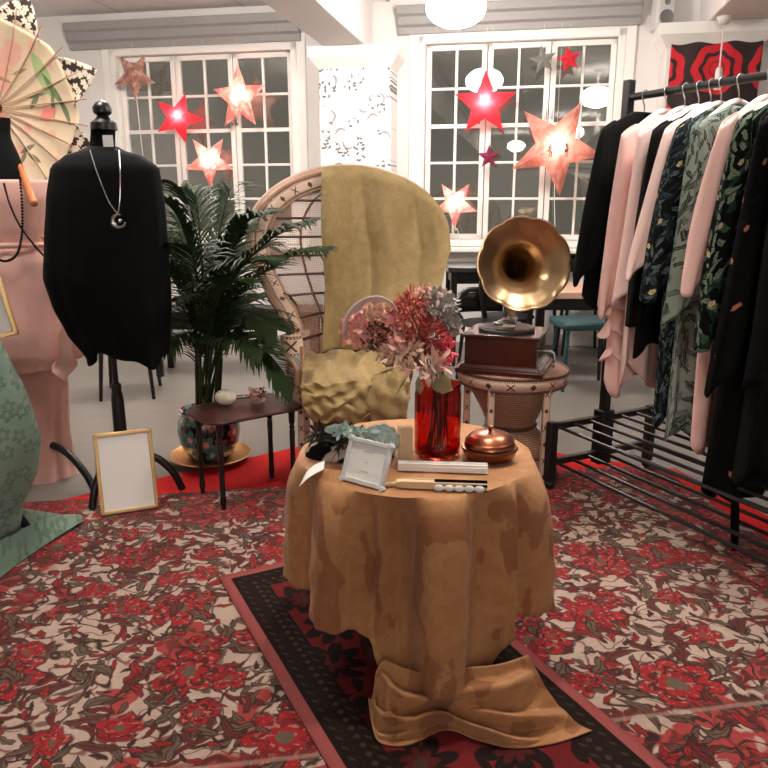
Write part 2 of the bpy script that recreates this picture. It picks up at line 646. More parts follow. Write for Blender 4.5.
def m_blacklace():
    g = NG('black lace')
    x, y, z = g.sep(g.coord('Object'))
    lx, ly, r, th, r1, r2, r3 = g.cell(x, z, 34, 1.0)
    k = r/((th*2.5).cos().abs()*.4+.6)
    c = g.mix(k.lt(.0165, .004), rgb(44, 34, 28), rgb(214, 198, 178))
    return g.set(color=c, rough=.8)


M['lace'] = m_blacklace()


def m_pot():
    g = NG('painted glazed pot')
    o = g.coord('Object')
    x, y, z = g.sep(o)
    th = g.m('ARCTAN2', y, x)
    lx, ly, r, th2, r1, r2, r3 = g.cell(th*.16, z, 11, .8)
    k = r/((th2*2.5).cos().abs()*.45+.55)
    c = g.mix(k.lt(.05, .008), rgb(20, 16, 18), g.mix(r3.gt(.5, .02), rgb(60, 112, 112), rgb(150, 78, 78)))
    c = g.mix(k.lt(.018, .005), c, rgb(190, 150, 132))
    return g.set(color=c, rough=.15, coat=.6)


M['pot'] = m_pot()


def m_leaf():
    g = NG('palm leaf')
    n = g.noise(g.coord('Object'), 5, 3)
    return g.set(color=g.mix(n, rgb(26, 38, 20), rgb(60, 80, 44)), rough=.6, spec=.2)


M['leaf'] = m_leaf()
M['print_bw'] = m_botanic('black cloth with white blossoms', (14, 13, 13), [(214, 198, 184)], None, 9, .45, 2.0)


# ------------------------------------------------------------------ mesh kit
class MB:
    def __init__(s):
        s.bm = bmesh.new()
        s.uv = s.bm.loops.layers.uv.new('UVMap')

    def quad(s, vs, uvs=None):
        try:
            f = s.bm.faces.new(vs)
        except ValueError:
            return
        if uvs:
            for l, q in zip(f.loops, uvs): l[s.uv].uv = q
        return f

    def box(s, c, d, rz=0.0, mat=None, taper=1.0):
        mt = mat or (Matrix.Translation(Vector(c)) @ Matrix.Rotation(rz, 4, 'Z'))
        x, y, z = d[0]/2, d[1]/2, d[2]/2
        vs = [s.bm.verts.new(mt @ Vector((a*x*(taper if cc > 0 else 1), b*y*(taper if cc > 0 else 1), cc*z)))
              for cc in (-1, 1) for a, b in ((-1, -1), (1, -1), (1, 1), (-1, 1))]
        for q in ((3, 2, 1, 0), (4, 5, 6, 7), (0, 1, 5, 4), (1, 2, 6, 5), (2, 3, 7, 6), (3, 0, 4, 7)):
            s.quad([vs[i] for i in q])
        return s

    def grid(s, fn, nu, nv, cu=False, cv=False, uvf=None):
        N = nu if cu else nu+1
        K = nv if cv else nv+1
        vs = [[s.bm.verts.new(Vector(fn(i/nu, j/nv))) for j in range(K)] for i in range(N)]
        uvf = uvf or (lambda a, b: (a, b))
        for i in range(nu):
            for j in range(nv):
                i2, j2 = (i+1) % N if cu else i+1, (j+1) % K if cv else j+1
                s.quad([vs[i][j], vs[i2][j], vs[i2][j2], vs[i][j2]],
                       [uvf(i/nu, j/nv), uvf((i+1)/nu, j/nv), uvf((i+1)/nu, (j+1)/nv), uvf(i/nu, (j+1)/nv)])
        return vs

    def lathe(s, prof, n=32, c=(0, 0, 0), caps=True, wob=None):
        c = Vector(c)
        L = [0]
        for a, b in zip(prof, prof[1:]): L.append(L[-1]+math.hypot(b[0]-a[0], b[1]-a[1]))
        rings = []
        for r, z in prof:
            ring = []
            for i in range(n):
                a = 2*PI*i/n
                q = r*(wob(a, z) if wob else 1)
                ring.append(s.bm.verts.new(c+Vector((q*math.cos(a), q*math.sin(a), z))))
            rings.append(ring)
        for k in range(len(rings)-1):
            rm = max(prof[k][0], prof[k+1][0])
            for i in range(n):
                j = (i+1) % n
                u0, u1 = 2*PI*rm*i/n, 2*PI*rm*(i+1)/n
                s.quad([rings[k][i], rings[k][j], rings[k+1][j], rings[k+1][i]], [(u0, L[k]), (u1, L[k]), (u1, L[k+1]), (u0, L[k+1])])
        if caps:
            s.quad(list(reversed(rings[0])))
            s.quad(rings[-1])
        return s

    def tube(s, pts, r, n=8, caps=True, closed=False, scal=None):
        pts = [Vector(p) for p in pts]
        m = len(pts)
        rs = r if isinstance(r, (list, tuple)) else [r]*m
        rings = []
        up = None
        acc = 0
        U = []
        for k, p in enumerate(pts):
            if k: acc += (p-pts[k-1]).length
            U.append(acc)
            if closed: t = pts[(k+1) % m]-pts[k-1]
            else: t = pts[min(k+1, m-1)]-pts[max(k-1, 0)]
            t = t.normalized() if t.length > 1e-9 else Vector((0, 0, 1))
            if up is None:
                up = Vector((0, 0, 1)) if abs(t.z) < .9 else Vector((0, 1, 0))
            a = t.cross(up)
            if a.length < 1e-6: a = t.orthogonal()
            a.normalize()
            up = a.cross(t)
            rings.append([s.bm.verts.new(p+(a*math.cos(2*PI*i/n)+up*math.sin(2*PI*i/n))*rs[k]*(scal(2*PI*i/n, k) if scal else 1)) for i in range(n)])
        for k in range(m if closed else m-1):
            k2 = (k+1) % m
            for i in range(n):
                j = (i+1) % n
                u1 = U[k2] if k2 else acc
                s.quad([rings[k][i], rings[k][j], rings[k2][j], rings[k2][i]], [(U[k], i/n*.05), (U[k], (i+1)/n*.05), (u1, (i+1)/n*.05), (u1, i/n*.05)])
        if caps and not closed:
            s.quad(list(reversed(rings[0])))
            s.quad(rings[-1])
        return s

    def ball(s, c, r, n=10, sq=(1, 1, 1)):
        c = Vector(c)
        s.grid(lambda a, b: c+Vector((r*sq[0]*math.sin(PI*(.02+.96*b))*math.cos(2*PI*a), r*sq[1]*math.sin(PI*(.02+.96*b))*math.sin(2*PI*a), -r*sq[2]*math.cos(PI*(.02+.96*b)))), n, max(4, n*2//3), cu=True)
        return s

    def petal(s, p, d, L, w, curl=.3, side=None):
        """a small bent leaf from p along d"""
        p, d = Vector(p), Vector(d).normalized()
        sd = d.cross(side or Vector((rnd.uniform(-1, 1), rnd.uniform(-1, 1), rnd.uniform(-1, 1))))
        if sd.length < 1e-4: sd = d.orthogonal()
        sd.normalize()
        nn = sd.cross(d)
        V_ = lambda t, k: s.bm.verts.new(p+d*L*t+nn*L*curl*t*t+sd*w*k)
        s.quad([V_(0, 0), V_(.35, .42), V_(.7, .45), V_(1, 0), V_(.7, -.45), V_(.35, -.42)])
        return s

    def prism(s, poly, y0, y1, fn=None):
        """poly in (x,z) extruded from y0 to y1"""
        fn = fn or (lambda x, y, z: Vector((x, y, z)))
        a = [s.bm.verts.new(fn(x, y0, z)) for x, z in poly]
        b = [s.bm.verts.new(fn(x, y1, z)) for x, z in poly]
        n = len(poly)
        s.quad(a)
        s.quad(list(reversed(b)))
        for i in range(n):
            s.quad([a[i], b[i], b[(i+1) % n], a[(i+1) % n]])
        return s

    def build(s, name, mat, parent=None, smooth=True, bevel=0, solid=0, sub=0, loc=None, rz=0, wire=0, ang=40):
        bmesh.ops.recalc_face_normals(s.bm, faces=s.bm.faces[:])
        me = bpy.data.meshes.new(name)
        s.bm.to_mesh(me)
        s.bm.free()
        o = bpy.data.objects.new(name, me)
        COL.objects.link(o)
        me.materials.append(M[mat] if isinstance(mat, str) else mat)
        if smooth:
            me.polygons.foreach_set('use_smooth', [True]*len(me.polygons))
            try:
                me.set_sharp_from_angle(angle=R(ang))
            except Exception:
                pass
        if wire:
            w = o.modifiers.new('wire', 'WIREFRAME')
            w.thickness = wire
            w.use_even_offset = False
        if solid:
            q = o.modifiers.new('solid', 'SOLIDIFY')
            q.thickness = solid
            q.offset = 0
        if sub:
            q = o.modifiers.new('sub', 'SUBSURF')
            q.levels = q.render_levels = sub
        if bevel:
            q = o.modifiers.new('bevel', 'BEVEL')
            q.width = bevel
            q.segments = 2
            q.limit_method = 'ANGLE'
        if parent: o.parent = parent
        if loc is not None: o.location = loc
        if rz: o.rotation_euler.z = rz
        return o


def tag(o, label=None, cat=None, group=None, kind=None):
    if label: o['label'] = label
    if cat: o['category'] = cat
    if group: o['group'] = group
    if kind: o['kind'] = kind
    return o


def thing(name, label, cat, loc=(0, 0, 0), rz=0, group=None):
    o = bpy.data.objects.new(name, None)
    o.empty_display_size = .05
    COL.objects.link(o)
    o.location = loc
    o.rotation_euler.z = rz
    return tag(o, label, cat, group)


def struct(o):
    o['kind'] = 'structure'
    return o


def lerp(tab, x):
    if x <= tab[0][0]: return tab[0][1]
    for (a, p), (b, q) in zip(tab, tab[1:]):
        if x <= b:
            t = (x-a)/(b-a)
            t = t*t*(3-2*t)*.35+t*.65
            return p+(q-p)*t
    return tab[-1][1]


def spline(P, n=8, closed=False):
    P = [Vector(p) for p in P]
    out = []
    m = len(P)
    for i in range(m if closed else m-1):
        p0, p1, p2, p3 = (P[(i-1) % m] if closed or i else P[0]), P[i], P[(i+1) % m], (P[(i+2) % m] if closed or i+2 < m else P[-1])
        for k in range(n):
            t = k/n
            out.append(.5*((2*p1)+(p2-p0)*t+(2*p0-5*p1+4*p2-p3)*t*t+(3*p1-p0-3*p2+p3)*t**3))
    if not closed: out.append(P[-1])
    return out


def hsh(a, b=0.0, c=0.0):
    return math.sin(a*1.7+b*2.3+.5)*.5+math.sin(a*3.1-b*1.9+c*1.3)*.3+math.sin(b*4.7+a*.6-c*2.1)*.2


# ------------------------------------------------------------------ the room
RW = -WA                     # rotation of everything that follows the window wall


def wall_obj(mb, name, mat, s=0.0, z=0.0, d=WD, parent=None, **k):
    """mesh in wall coordinates: x along the wall, y into the wall, z up"""
    p = wallpt(s, z, d)
    return mb.build(name, mat, parent, loc=p, rz=RW, **k)


# floor / ceiling / walls in the room's own axes
mb = MB(); mb.box((0, -4.0, -.05), (13, 23, .1)); struct(wall_obj(mb, 'floor', 'floor'))
mb = MB(); mb.box((0, -8.2, .05), (13, 17, .1)); struct(wall_obj(mb, 'ceiling', 'ceiling', z=CEIL))
w1a, w1b = W(110, 53)[0], W(297, 44)[0]
w2a, w2b = W(419, 36)[0], W(627, 26)[0]
ZT, ZB = W(425, 37)[1], W(445, 246)[1]
mb = MB()
for s0, s1, z0, z1 in ((-6.5, w1a, 0, CEIL), (w1b, w2a, 0, CEIL), (w2b, 6.5, 0, CEIL), (w1a, w1b, 0, ZB), (w2a, w2b, 0, ZB), (w1a, w1b, ZT, CEIL), (w2a, w2b, ZT, CEIL)):
    mb.box(((s0+s1)/2, .12, (z0+z1)/2), (s1-s0, .24, z1-z0))
struct(wall_obj(mb, 'wall_back', 'white_wall', smooth=False))
mb = MB(); mb.box((-5.5, -8, CEIL/2), (.2, 16.4, CEIL)); struct(wall_obj(mb, 'wall_left', 'white_wall'))
mb = MB(); mb.box((4.6, -8, CEIL/2), (.2, 16.4, CEIL)); struct(wall_obj(mb, 'wall_right', 'white_wall'))
mb = MB(); mb.box((0, -16.0, CEIL/2), (11, .2, CEIL)); struct(wall_obj(mb, 'wall_rear', 'white_wall'))
mb = MB(); mb.box((0, -.012, .06), (10.8, .024, .12)); struct(wall_obj(mb, 'baseboard_back', 'white_trim', bevel=.006))


def window(name, s0, s1):
    w = s1-s0
    h = ZT-ZB
    root = bpy.data.objects.new(name, None)
    COL.objects.link(root)
    root.location = wallpt((s0+s1)/2, ZB)
    root.rotation_euler.z = RW
    struct(root)
    f = MB()
    for x in (-w/2+.03, w/2-.03): f.box((x, .05, h/2), (.06, .16, h))
    for z in (.03, h-.03): f.box((0, .05, z), (w, .16, .06))
    f.build('frame', 'white_trim', root, bevel=.006)
    c = MB()                                      # casing on the wall face
    for x in (-w/2-.035, w/2+.035): c.box((x, -.012, h/2), (.09, .024, h+.14))
    c.box((0, -.012, h+.03), (w+.0, .024, .08))
    c.build('casing', 'white_trim', root, bevel=.005)
    si = MB(); si.box((0, -.05, -.025), (w+.16, .2, .04)); si.build('sill', 'white_trim', root, bevel=.008)
    cw = (w-.12)/3
    for k in range(3):
        x0 = -w/2+.06+cw*k
        b = MB()
        st = .045
        for x in (x0+st/2+.004, x0+cw-st/2-.004): b.box((x, .055, h/2), (st, .05, h-.13))
        for z in (.065+st/2, h-.065-st/2): b.box((x0+cw/2, .055, z), (cw-.01, .05, st))
        b.box((x0+cw/2, .055, h/2), (.022, .035, h-.15))
        ih = h-.13-2*st
        for r in range(1, 5):
            z = .065+st+ih*r/5
            b.box((x0+cw/2, .055, z), (cw-.05, .04 if r == 3 else .035, .036 if r == 3 else .022))
        sash = b.build('casement', 'white_trim', root, bevel=.004)
        g = MB(); g.box((x0+cw/2, .058, h/2), (cw-.06, .006, h-.2)); g.build('glass', 'pane', sash)
        hd = MB()
        hx = x0+cw-st/2-.004 if k != 2 else x0+st/2
        hd.box((hx, .02, h*.63), (.018, .02, .06)).box((hx, .01, h*.63+.012), (.012, .012, .09))
        hd.build('latch', 'steel', sash, bevel=.003)
    return root


window('window_1', w1a, w1b)
window('window_2', w2a, w2b)


def pelmet(n, s0, s1, z0, z1):
    mb = MB()
    h = z1-z0
    mb.prism([(-.12, h), (0, h), (0, 0), (-.05, 0), (-.05, h*.25), (-.085, h*.33), (-.085, h*.62), (-.12, h*.7)], s0, s1,
             lambda a, b, c: Vector((b, a, c)))
    struct(wall_obj(mb, n, 'pelmet', z=z0, smooth=False, bevel=.006))


pelmet('trim_1', W(70, 25)[0], W(301, 12)[0], W(200, 47)[1]+.01, W(200, 19)[1])
pelmet('trim_2', W(399, 10)[0], W(642, 4)[0], W(500, 33)[1]+.01, W(500, 4)[1])


def column(n, ul, ur, vt, mat, dd):
    d = WD-dd
    sa, sb = W(ul, vt, d)[0], W(ur, vt, d)[0]
    zt = W((ul+ur)/2, vt, d)[1]
    w = sb-sa
    root = bpy.data.objects.new(n, None)
    COL.objects.link(root)
    root.location = wallpt((sa+sb)/2, 0, WD)
    root.rotation_euler.z = RW
    struct(root)
    b = MB(); b.box((0, -dd/2, (zt-.1)/2), (w, dd, zt-.1)); b.build('shaft', mat, root, bevel=.008)
    c = MB()
    pr = [(0, 0), (.06, .1), (.06, .16), (-.2, .16)]
    for z0, z1, e0, e1 in ((zt-.11, zt-.02, 0, .07), (zt-.02, zt+.06, .07, .07)):
        vs = []
        for z, e in ((z0, e0), (z1, e1)):
            vs.append([c.bm.verts.new(Vector(q)) for q in ((-w/2-e, -dd-e, z), (w/2+e, -dd-e, z), (w/2+e, 0, z), (-w/2-e, 0, z))])
        for i in range(4): c.quad([vs[0][i], vs[0][(i+1) % 4], vs[1][(i+1) % 4], vs[1][i]])
        c.quad(vs[0][::-1]); c.quad(vs[1])
    c.build('capital', 'white_trim', root, smooth=False)
    return sa, sb, zt+.06


ca, cb, cz = column('column_1', 318, 391, 54, 'wallpaper', .30)
da, db, dz = column('column_2', 668, 764, 31, 'white_wall', .30)
beam2_z = dz


def beam(n, s0, s1, z):
    mb = MB()
    mb.box(((s0+s1)/2, -8.05, (z+CEIL)/2), (s1-s0, 16.1, CEIL-z))
    struct(wall_obj(mb, n, 'white_wall', bevel=.01))


beam('beam_1', ca+.05, cb-.22, cz+.003)
beam('beam_2', da+.28, db+.02, dz+.003)
mb = MB(); mb.box((0, -8.0, 0), (.03, 15.8, .04)).box((.045, -8.0, .005), (.012, 15.8, .03))
struct(wall_obj(mb, 'trim_3', 'pelmet', s=cb-.06, z=CEIL-.025, bevel=.004))

# ------------------------------------------------------------------ rugs on the floor
mb = MB()
poly = [(-1.85, 2.72), (-1.43, 3.035), (-.44, 3.77), (-.2, 3.93), (.72, 3.80), (.97, 3.62), (1.30, 3.46), (1.45, 3.42), (1.72, 2.55), (1.9, 1.9), (1.0, 1.4), (-1.2, 1.5)]
vt = [mb.bm.verts.new((x, y, .004)) for x, y in poly]
vb = [mb.bm.verts.new((x, y, 0.0005)) for x, y in poly]
mb.quad(vt); mb.quad(vb[::-1])
for i in range(len(poly)): mb.quad([vb[i], vb[(i+1) % len(poly)], vt[(i+1) % len(poly)], vt[i]])
tag(mb.build('floor_cloth', 'red_felt', smooth=False), 'plain bright red felt underlay showing past the back of the floral carpet', 'rug')

CA = R(9.2)
cu, cv = Vector((math.cos(CA), math.sin(CA), 0)), Vector((-math.sin(CA), math.cos(CA), 0))
corner = Vector((1.36, 3.46, 0))
cc = corner-cu*1.5-cv*1.0
mb = MB()
mb.grid(lambda a, b: Vector((-1.5+3*a, -1+2*b, .009+.0012*hsh(a*9, b*7))), 60, 40)
o = tag(mb.build('floral_carpet', 'carpet', solid=.007, loc=(cc.x, cc.y, 0), rz=CA), 'large red and cream floral carpet covering the floor in front of the displays', 'carpet')

RA = R(27)
rd = Vector((math.sin(RA), -math.cos(RA), 0))          # direction of the rack and the runner, towards the camera
rp = Vector((math.cos(RA), math.sin(RA), 0))
tl = F(219, 582)
rw, rl = .70, 1.9
rc = tl+rp*rw/2+rd*rl/2
M['runner'] = m_runner(rw/2, rl/2)
mb = MB()
mb.grid(lambda a, b: Vector((-rw/2+rw*a, -rl/2+rl*b, .0185+.0015*hsh(a*5, b*12))), 24, 60)
tag(mb.build('runner_rug', 'runner', solid=.007, loc=(rc.x, rc.y, 0), rz=RA), 'narrow dark red runner rug with black patterned border under the round table', 'rug')

# ------------------------------------------------------------------ round table, cloth
TX, TY, TZ, TR = .088, 1.93, .615, .318
tb = thing('round_table', 'round table hidden under the ochre damask cloth', 'table', (TX, TY, .022))
mb = MB(); mb.lathe([(.0, TZ-.04), (TR-.07, TZ-.04), (TR-.06, TZ-.034), (TR-.07, TZ-.026), (0, TZ-.026)], 40, caps=False); mb.build('tabletop', 'dark_wood', tb)
mb = MB(); mb.lathe([(.16, 0), (.15, .03), (.03, .06), (.03, TZ-.12), (.1, TZ-.05)], 24); mb.build('pedestal', 'dark_wood', tb)

mb = MB()
HEM = [(-180, .27), (-165, .27), (-145, .255), (-128, .26), (-121, .25), (-114, .21), (-110, .15), (-105, .12), (-56, .12), (-50, .14), (-46, .20), (-40, .24), (-20, .235), (0, .25), (60, .26), (120, .27), (180, .27)]
FLD = [(-180, .0), (-172, .025), (-163, .02), (-154, -.05), (-147, -.045), (-137, .03), (-129, .055), (-123, .045), (-119, -.05), (-114, -.12), (-110, -.07), (-107, -.105), (-102, -.175), (-96, -.14), (-90, .0), (-86, .05), (-80, .06), (-74, .045), (-70, .0), (-64, -.07), (-58, -.085), (-52, -.03), (-46, .015), (-41, -.03), (-34, .035), (-25, .06), (-15, .03), (-4, -.03), (10, .03), (30, -.01), (50, .03), (75, 0), (100, .03), (130, 0), (155, .03), (180, .0)]


def cloth(a, b):
    th = -180+360*a
    t = R(th)
    hem = lerp(HEM, th)
    fold = lerp(FLD, th)
    if b < .35:
        k = b/.35
        r = TR*k
        z = TZ+.0012*hsh(a*20, b*8)
        return Vector((r*math.cos(t), r*math.sin(t), z))
    k = (b-.35)/.65
    q = (1-math.exp(-k*8))*.66+.34*k
    if fold < 0 and -122 < th < -44: q *= 1-.72*k*k
    r = TR+.014*(1-math.exp(-k*14))+(fold+.016)*q
    r += .005*k*hsh(th*.16, k*5)+.003*k*math.sin(th*.33+k*3)+.004*k*hsh(th*.35, k*9, 2)
    z = TZ-.010*min(1, k*14)-(TZ-.01-hem)*max(0, k-.02)/.98
    return Vector((r*math.cos(t), r*math.sin(t), z))


mb.grid(cloth, 220, 60, cu=True)
# the spare length bunched in front: from under the hanging panel down to the free edge on the rug
org = Vector((TX, TY, 0))
TOPE = [A(376, 672, 1.60), A(384, 660, 1.60), A(404, 668, 1.585), A(432, 674, 1.575), A(466, 668, 1.575), A(500, 664, 1.585), A(528, 655, 1.61)]
OUT = [A(369, 698, 1.585), A(372, 722, 1.55), F(380, 742, .028), F(408, 745, .026), F(446, 730, .026), F(480, 741, .026), F(515, 748, .026), F(556, 743, .026), F(592, 731, .026)]
TS = spline([p-org for p in TOPE], 10)
OS = spline([p-org for p in OUT], 10)


def pick(Pl, a):
    f = a*(len(Pl)-1)
    i = min(int(f), len(Pl)-2)
    return Pl[i].lerp(Pl[i+1], f-i)


def ridge(a, b, a0, b0, a1, b1, w):
    """falloff from a crease line in the cloth's own (a, b)"""
    dx, dy = a1-a0, b1-b0
    t = max(0, min(1, ((a-a0)*dx+(b-b0)*dy)/(dx*dx+dy*dy)))
    d = math.hypot((a-a0-t*dx)*1.0, (b-b0-t*dy)*.6)
    d = max(0, 1-d/w)
    return d*d*(3-2*d)*(.35+.65*math.sin(PI*(.12+.76*t)))


CRS = [(.02, .10, .45, .34, .085, .050), (.42, .30, .98, .16, .10, .050), (.05, .62, .50, .52, .085, .045), (.45, .50, .80, .86, .08, .050), (.20, .92, .42, .62, .06, .030), (.62, .40, .98, .62, .075, .045), (.0, .25, .10, .95, .07, .035),
       (.22, .28, .30, .60, .05, .025)]


def pool(a, b):
    p, q = pick(TS, a), pick(OS, a)
    d = p.lerp(q, b)
    out = Vector((.10, -.62, .78))
    env = min(1, b*7)*min(1, (1-b)*6)*min(1, .35+a*5)*min(1, .2+(1-a)*6)
    h = -.016
    for a0, b0, a1, b1, w, am in CRS: h += am*ridge(a, b, a0, b0, a1, b1, w)
    h += .006*hsh(a*15, b*9)
    d = d+out*h*env
    sag = 4*b*(1-b)*.035*(p.z > .05)
    d.z = max(.0265, d.z-sag)
    return d


mb.grid(pool, 170, 90)
tag(mb.build('tablecloth', 'ochre', loc=(TX, TY, 0), solid=.004), 'ochre damask cloth over the round table, spare length pooled on the rug', 'tablecloth')

TZ2 = TZ+.004


def T(u, v):
    return F(u, v, TZ2)


# ---- red vase and dried bouquet
vp = T(437, 455)
va = thing('glass_vase', 'tall red glass vase on the round table holding dried flowers', 'vase', vp)
mb = MB()
vh = .205
n = 40
wobv = lambda a, z: 1+.035*math.cos(4*a)
mb.lathe([(.02, .001), (.053, .001), (.059, .008), (.061, .03), (.061, vh-.03), (.058, vh-.01), (.06, vh), (.0585, vh), (.0555, vh-.012), (.057, vh-.03), (.057, .035), (.053, .016), (.02, .014)], n, wob=wobv)
mb.build('vessel', 'red_glass', va)
bq = thing('dried_bouquet', 'bouquet of pink, red and grey dried flowers in the red vase', 'flowers', vp)


def at(u, v, dy=0.0):
    p = A(u, v, vp.y+dy)
    return p-vp


mb = MB()
base = Vector((0, 0, .03))
HEADS = [(360, 325, -.03), (375, 310, 0), (395, 322, .02), (412, 312, 0), (425, 330, -.03), (440, 303, .02), (448, 320, 0), (444, 352, -.04), (405, 352, -.05), (385, 345, -.04), (352, 335, 0), (430, 360, -.05), (420, 375, -.05)]
for u, v, dy in HEADS:
    e = at(u, v, dy)
    b0 = Vector((rnd.uniform(-.03, .03), rnd.uniform(-.03, .03), .02))
    mid = Vector((rnd.uniform(-.02, .02), rnd.uniform(-.02, .02), vh))
    mb = MB(); mb.tube(spline([b0, mid, e], 6), .0022, 5); mb.build('stem', 'mint_line', bq)


def puff(name, mat, u, v, dy, rad, n, L, w, sq=(1, 1, 1), out=1.0, parent=None):
    c = at(u, v, dy)
    mb = MB()
    for i in range(n):
        d = Vector((rnd.gauss(0, 1), rnd.gauss(0, 1), rnd.gauss(0, 1))).normalized()
        r = rad*rnd.uniform(.35, 1)
        p = c+Vector((d.x*sq[0], d.y*sq[1], d.z*sq[2]))*r
        dd = (d*out+Vector((rnd.gauss(0, .6), rnd.gauss(0, .6), rnd.gauss(0, .6)))).normalized()
        mb.petal(p, dd, L*rnd.uniform(.6, 1.2), w*rnd.uniform(.7, 1.2), rnd.uniform(-.5, .7))
    return mb.build(name, mat, parent or bq, smooth=False)


puff('pink_blossoms', 'pink_petal', 358, 330, -.02, .042, 170, .019, .016)
puff('pink_blossoms', 'pale_petal', 372, 318, 0, .045, 170, .019, .016, (1.1, 1, .8))
puff('seed_heads', 'brown_dried', 376, 334, -.04, .034, 120, .02, .009)
puff('pink_blossoms', 'pink_petal', 392, 332, -.03, .045, 170, .022, .014, (.9, 1, 1.2))
puff('red_plume', 'rose_petal', 411, 318, -.01, .052, 520, .026, .006, (1.0, 1, 1.25))
puff('red_plume', 'rose_petal', 432, 335, -.02, .04, 380, .024, .006, (.7, 1, 1.4))
puff('hydrangea', 'grey_petal', 438, 308, .01, .052, 420, .017, .013)
puff('hydrangea', 'grey_petal', 451, 326, .02, .034, 200, .016, .012, (.7, 1, 1.2))
puff('pale_fringe', 'pale_petal', 428, 294, .02, .034, 110, .022, .01, (1.5, 1, .6))
puff('pink_spray', 'hot_petal', 446, 350, -.04, .026, 90, .026, .010, (.7, 1, 1.3))
puff('pale_sprays', 'pale_petal', 402, 352, -.05, .05, 110, .034, .011, (1.2, 1, .6))
puff('pale_sprays', 'pale_petal', 428, 364, -.055, .036, 60, .04, .016, (1.2, 1, .7))
puff('seed_heads', 'brown_dried', 420, 350, -.035, .026, 80, .018, .008)
mb = MB()
for u, v, dy, dx, dz, L, w in ((428, 380, -.06, 1, -.35, .075, .042), (436, 372, -.06, .6, -.6, .06, .03), (400, 362, -.05, -1, .1, .06, .03), (410, 372, -.06, -.5, -.7, .09, .006), (402, 366, -.06, -.8, -.2, .09, .006), (418, 376, -.065, .1, -1, .05, .022)):
    mb.petal(at(u, v, dy), (dx, -.4, dz), L, w, .25, Vector((0, -1, .3)))
mb.build('dried_leaves', 'dust_leaf', bq, smooth=False, solid=.0015)
mb = MB()                                    # curled silver paper leaf arching over the pink blossoms
arc = [at(343, 333, -.01), at(345, 318, -.01), at(353, 304, 0), at(366, 296, .0), at(380, 294, 0), at(393, 301, .0), at(398, 310, .01)]
AS = spline(arc, 6)
cen = at(372, 328, 0)


def arcs(a, b):
    p = pick(AS, a)
    inn = (cen-p).normalized()
    wv = .020*math.sin(PI*(.08+.86*a))
    zig = 1.0+.28*math.sin(a*22)
    return p+inn*wv*b*zig+Vector((0, -.045+.03*b, 0))


mb.grid(arcs, 40, 6)
mb.build('curled_leaf', 'lilac', bq, solid=.002)

# ---- copper box
p = T(489, 458)
cb_ = thing('copper_bowl', 'round lidded copper box at the right of the round table', 'box', p)
mb = MB(); mb.lathe([(.046, 0), (.062, .004), (.070, .016), (.074, .028), (.077, .031), (.074, .035), (.064, .036)], 40); mb.build('bowl', 'copper', cb_)
mb = MB(); mb.lathe([(.067, .036), (.069, .040), (.066, .046), (.067, .052), (.062, .056), (.054, .067), (.036, .074), (.015, .077), (.005, .078)], 40); lid = mb.build('lid', 'copper', cb_)
mb = MB(); mb.lathe([(.004, .077), (.0045, .082), (.008, .087), (.007, .092), (.002, .095)], 14); mb.build('knob', 'copper', lid)

# ---- small framed sign, leaning back
bl, br = T(341, 479), T(383, 491)
ax = (br-bl); sw = ax.length; ax.normalize()
sg = thing('table_sign', 'small ornate silver framed notice leaning on the round table', 'sign', (bl+br)/2, math.atan2(ax.y, ax.x))
sh, tilt = .112, R(22)
tm = Matrix.Rotation(-tilt, 4, 'X')
mb = MB()
for x, z, w_, h_ in ((-sw/2+.006, sh/2, .012, sh), (sw/2-.006, sh/2, .012, sh), (0, .006, sw, .012), (0, sh-.006, sw, .012)):
    mb.box(None, (w_, .012, h_), mat=tm @ Matrix.Translation((x, 0, z)))
for x in (-sw/2+.004, sw/2-.004):
    for z in (.004, sh-.004):
        mb.box(None, (.013, .015, .013), mat=tm @ Matrix.Translation((x, 0, z)) @ Matrix.Rotation(R(45), 4, 'Y'))
mb.build('frame', 'silver_frame', sg, bevel=.002)
mb = MB(); mb.box(None, (sw-.02, .004, sh-.02), mat=tm @ Matrix.Translation((0, .001, sh/2)))
mb.build('card', 'paper', sg)
ink = plain('pale grey ink', (186, 188, 188), .8)
for z, w_ in ((sh*.73, .034), (sh*.50, .010), (sh*.30, .026)):
    mb = MB(); mb.box(None, (w_, .0006, .0018), mat=tm @ Matrix.Translation((0, -.0013, z)))
    mb.build('text_line', ink, sg)
mb = MB(); mb.box(None, (.03, .003, sh*.8), mat=Matrix.Translation((0, .074, .0)) @ Matrix.Rotation(R(18), 4, 'X') @ Matrix.Translation((0, 0, sh*.4)))
mb.build('prop', 'silver_frame', sg)

# ---- white card at the left rim
mb = MB()
q = [T(299, 483), T(324, 477), T(325, 468), T(306, 469)]
mb.grid(lambda a, b: q[0].lerp(q[1], a).lerp(q[3].lerp(q[2], a), b)-q[0]+Vector((0, 0, .006+.014*a-.016*(1-a)**3)), 10, 6)
tag(mb.build('price_card', 'paper', loc=q[0], solid=.0012), 'blank white card lying on the left rim of the round table', 'card')

# ---- folded fans
fa, fb = T(398, 470), T(488, 474)


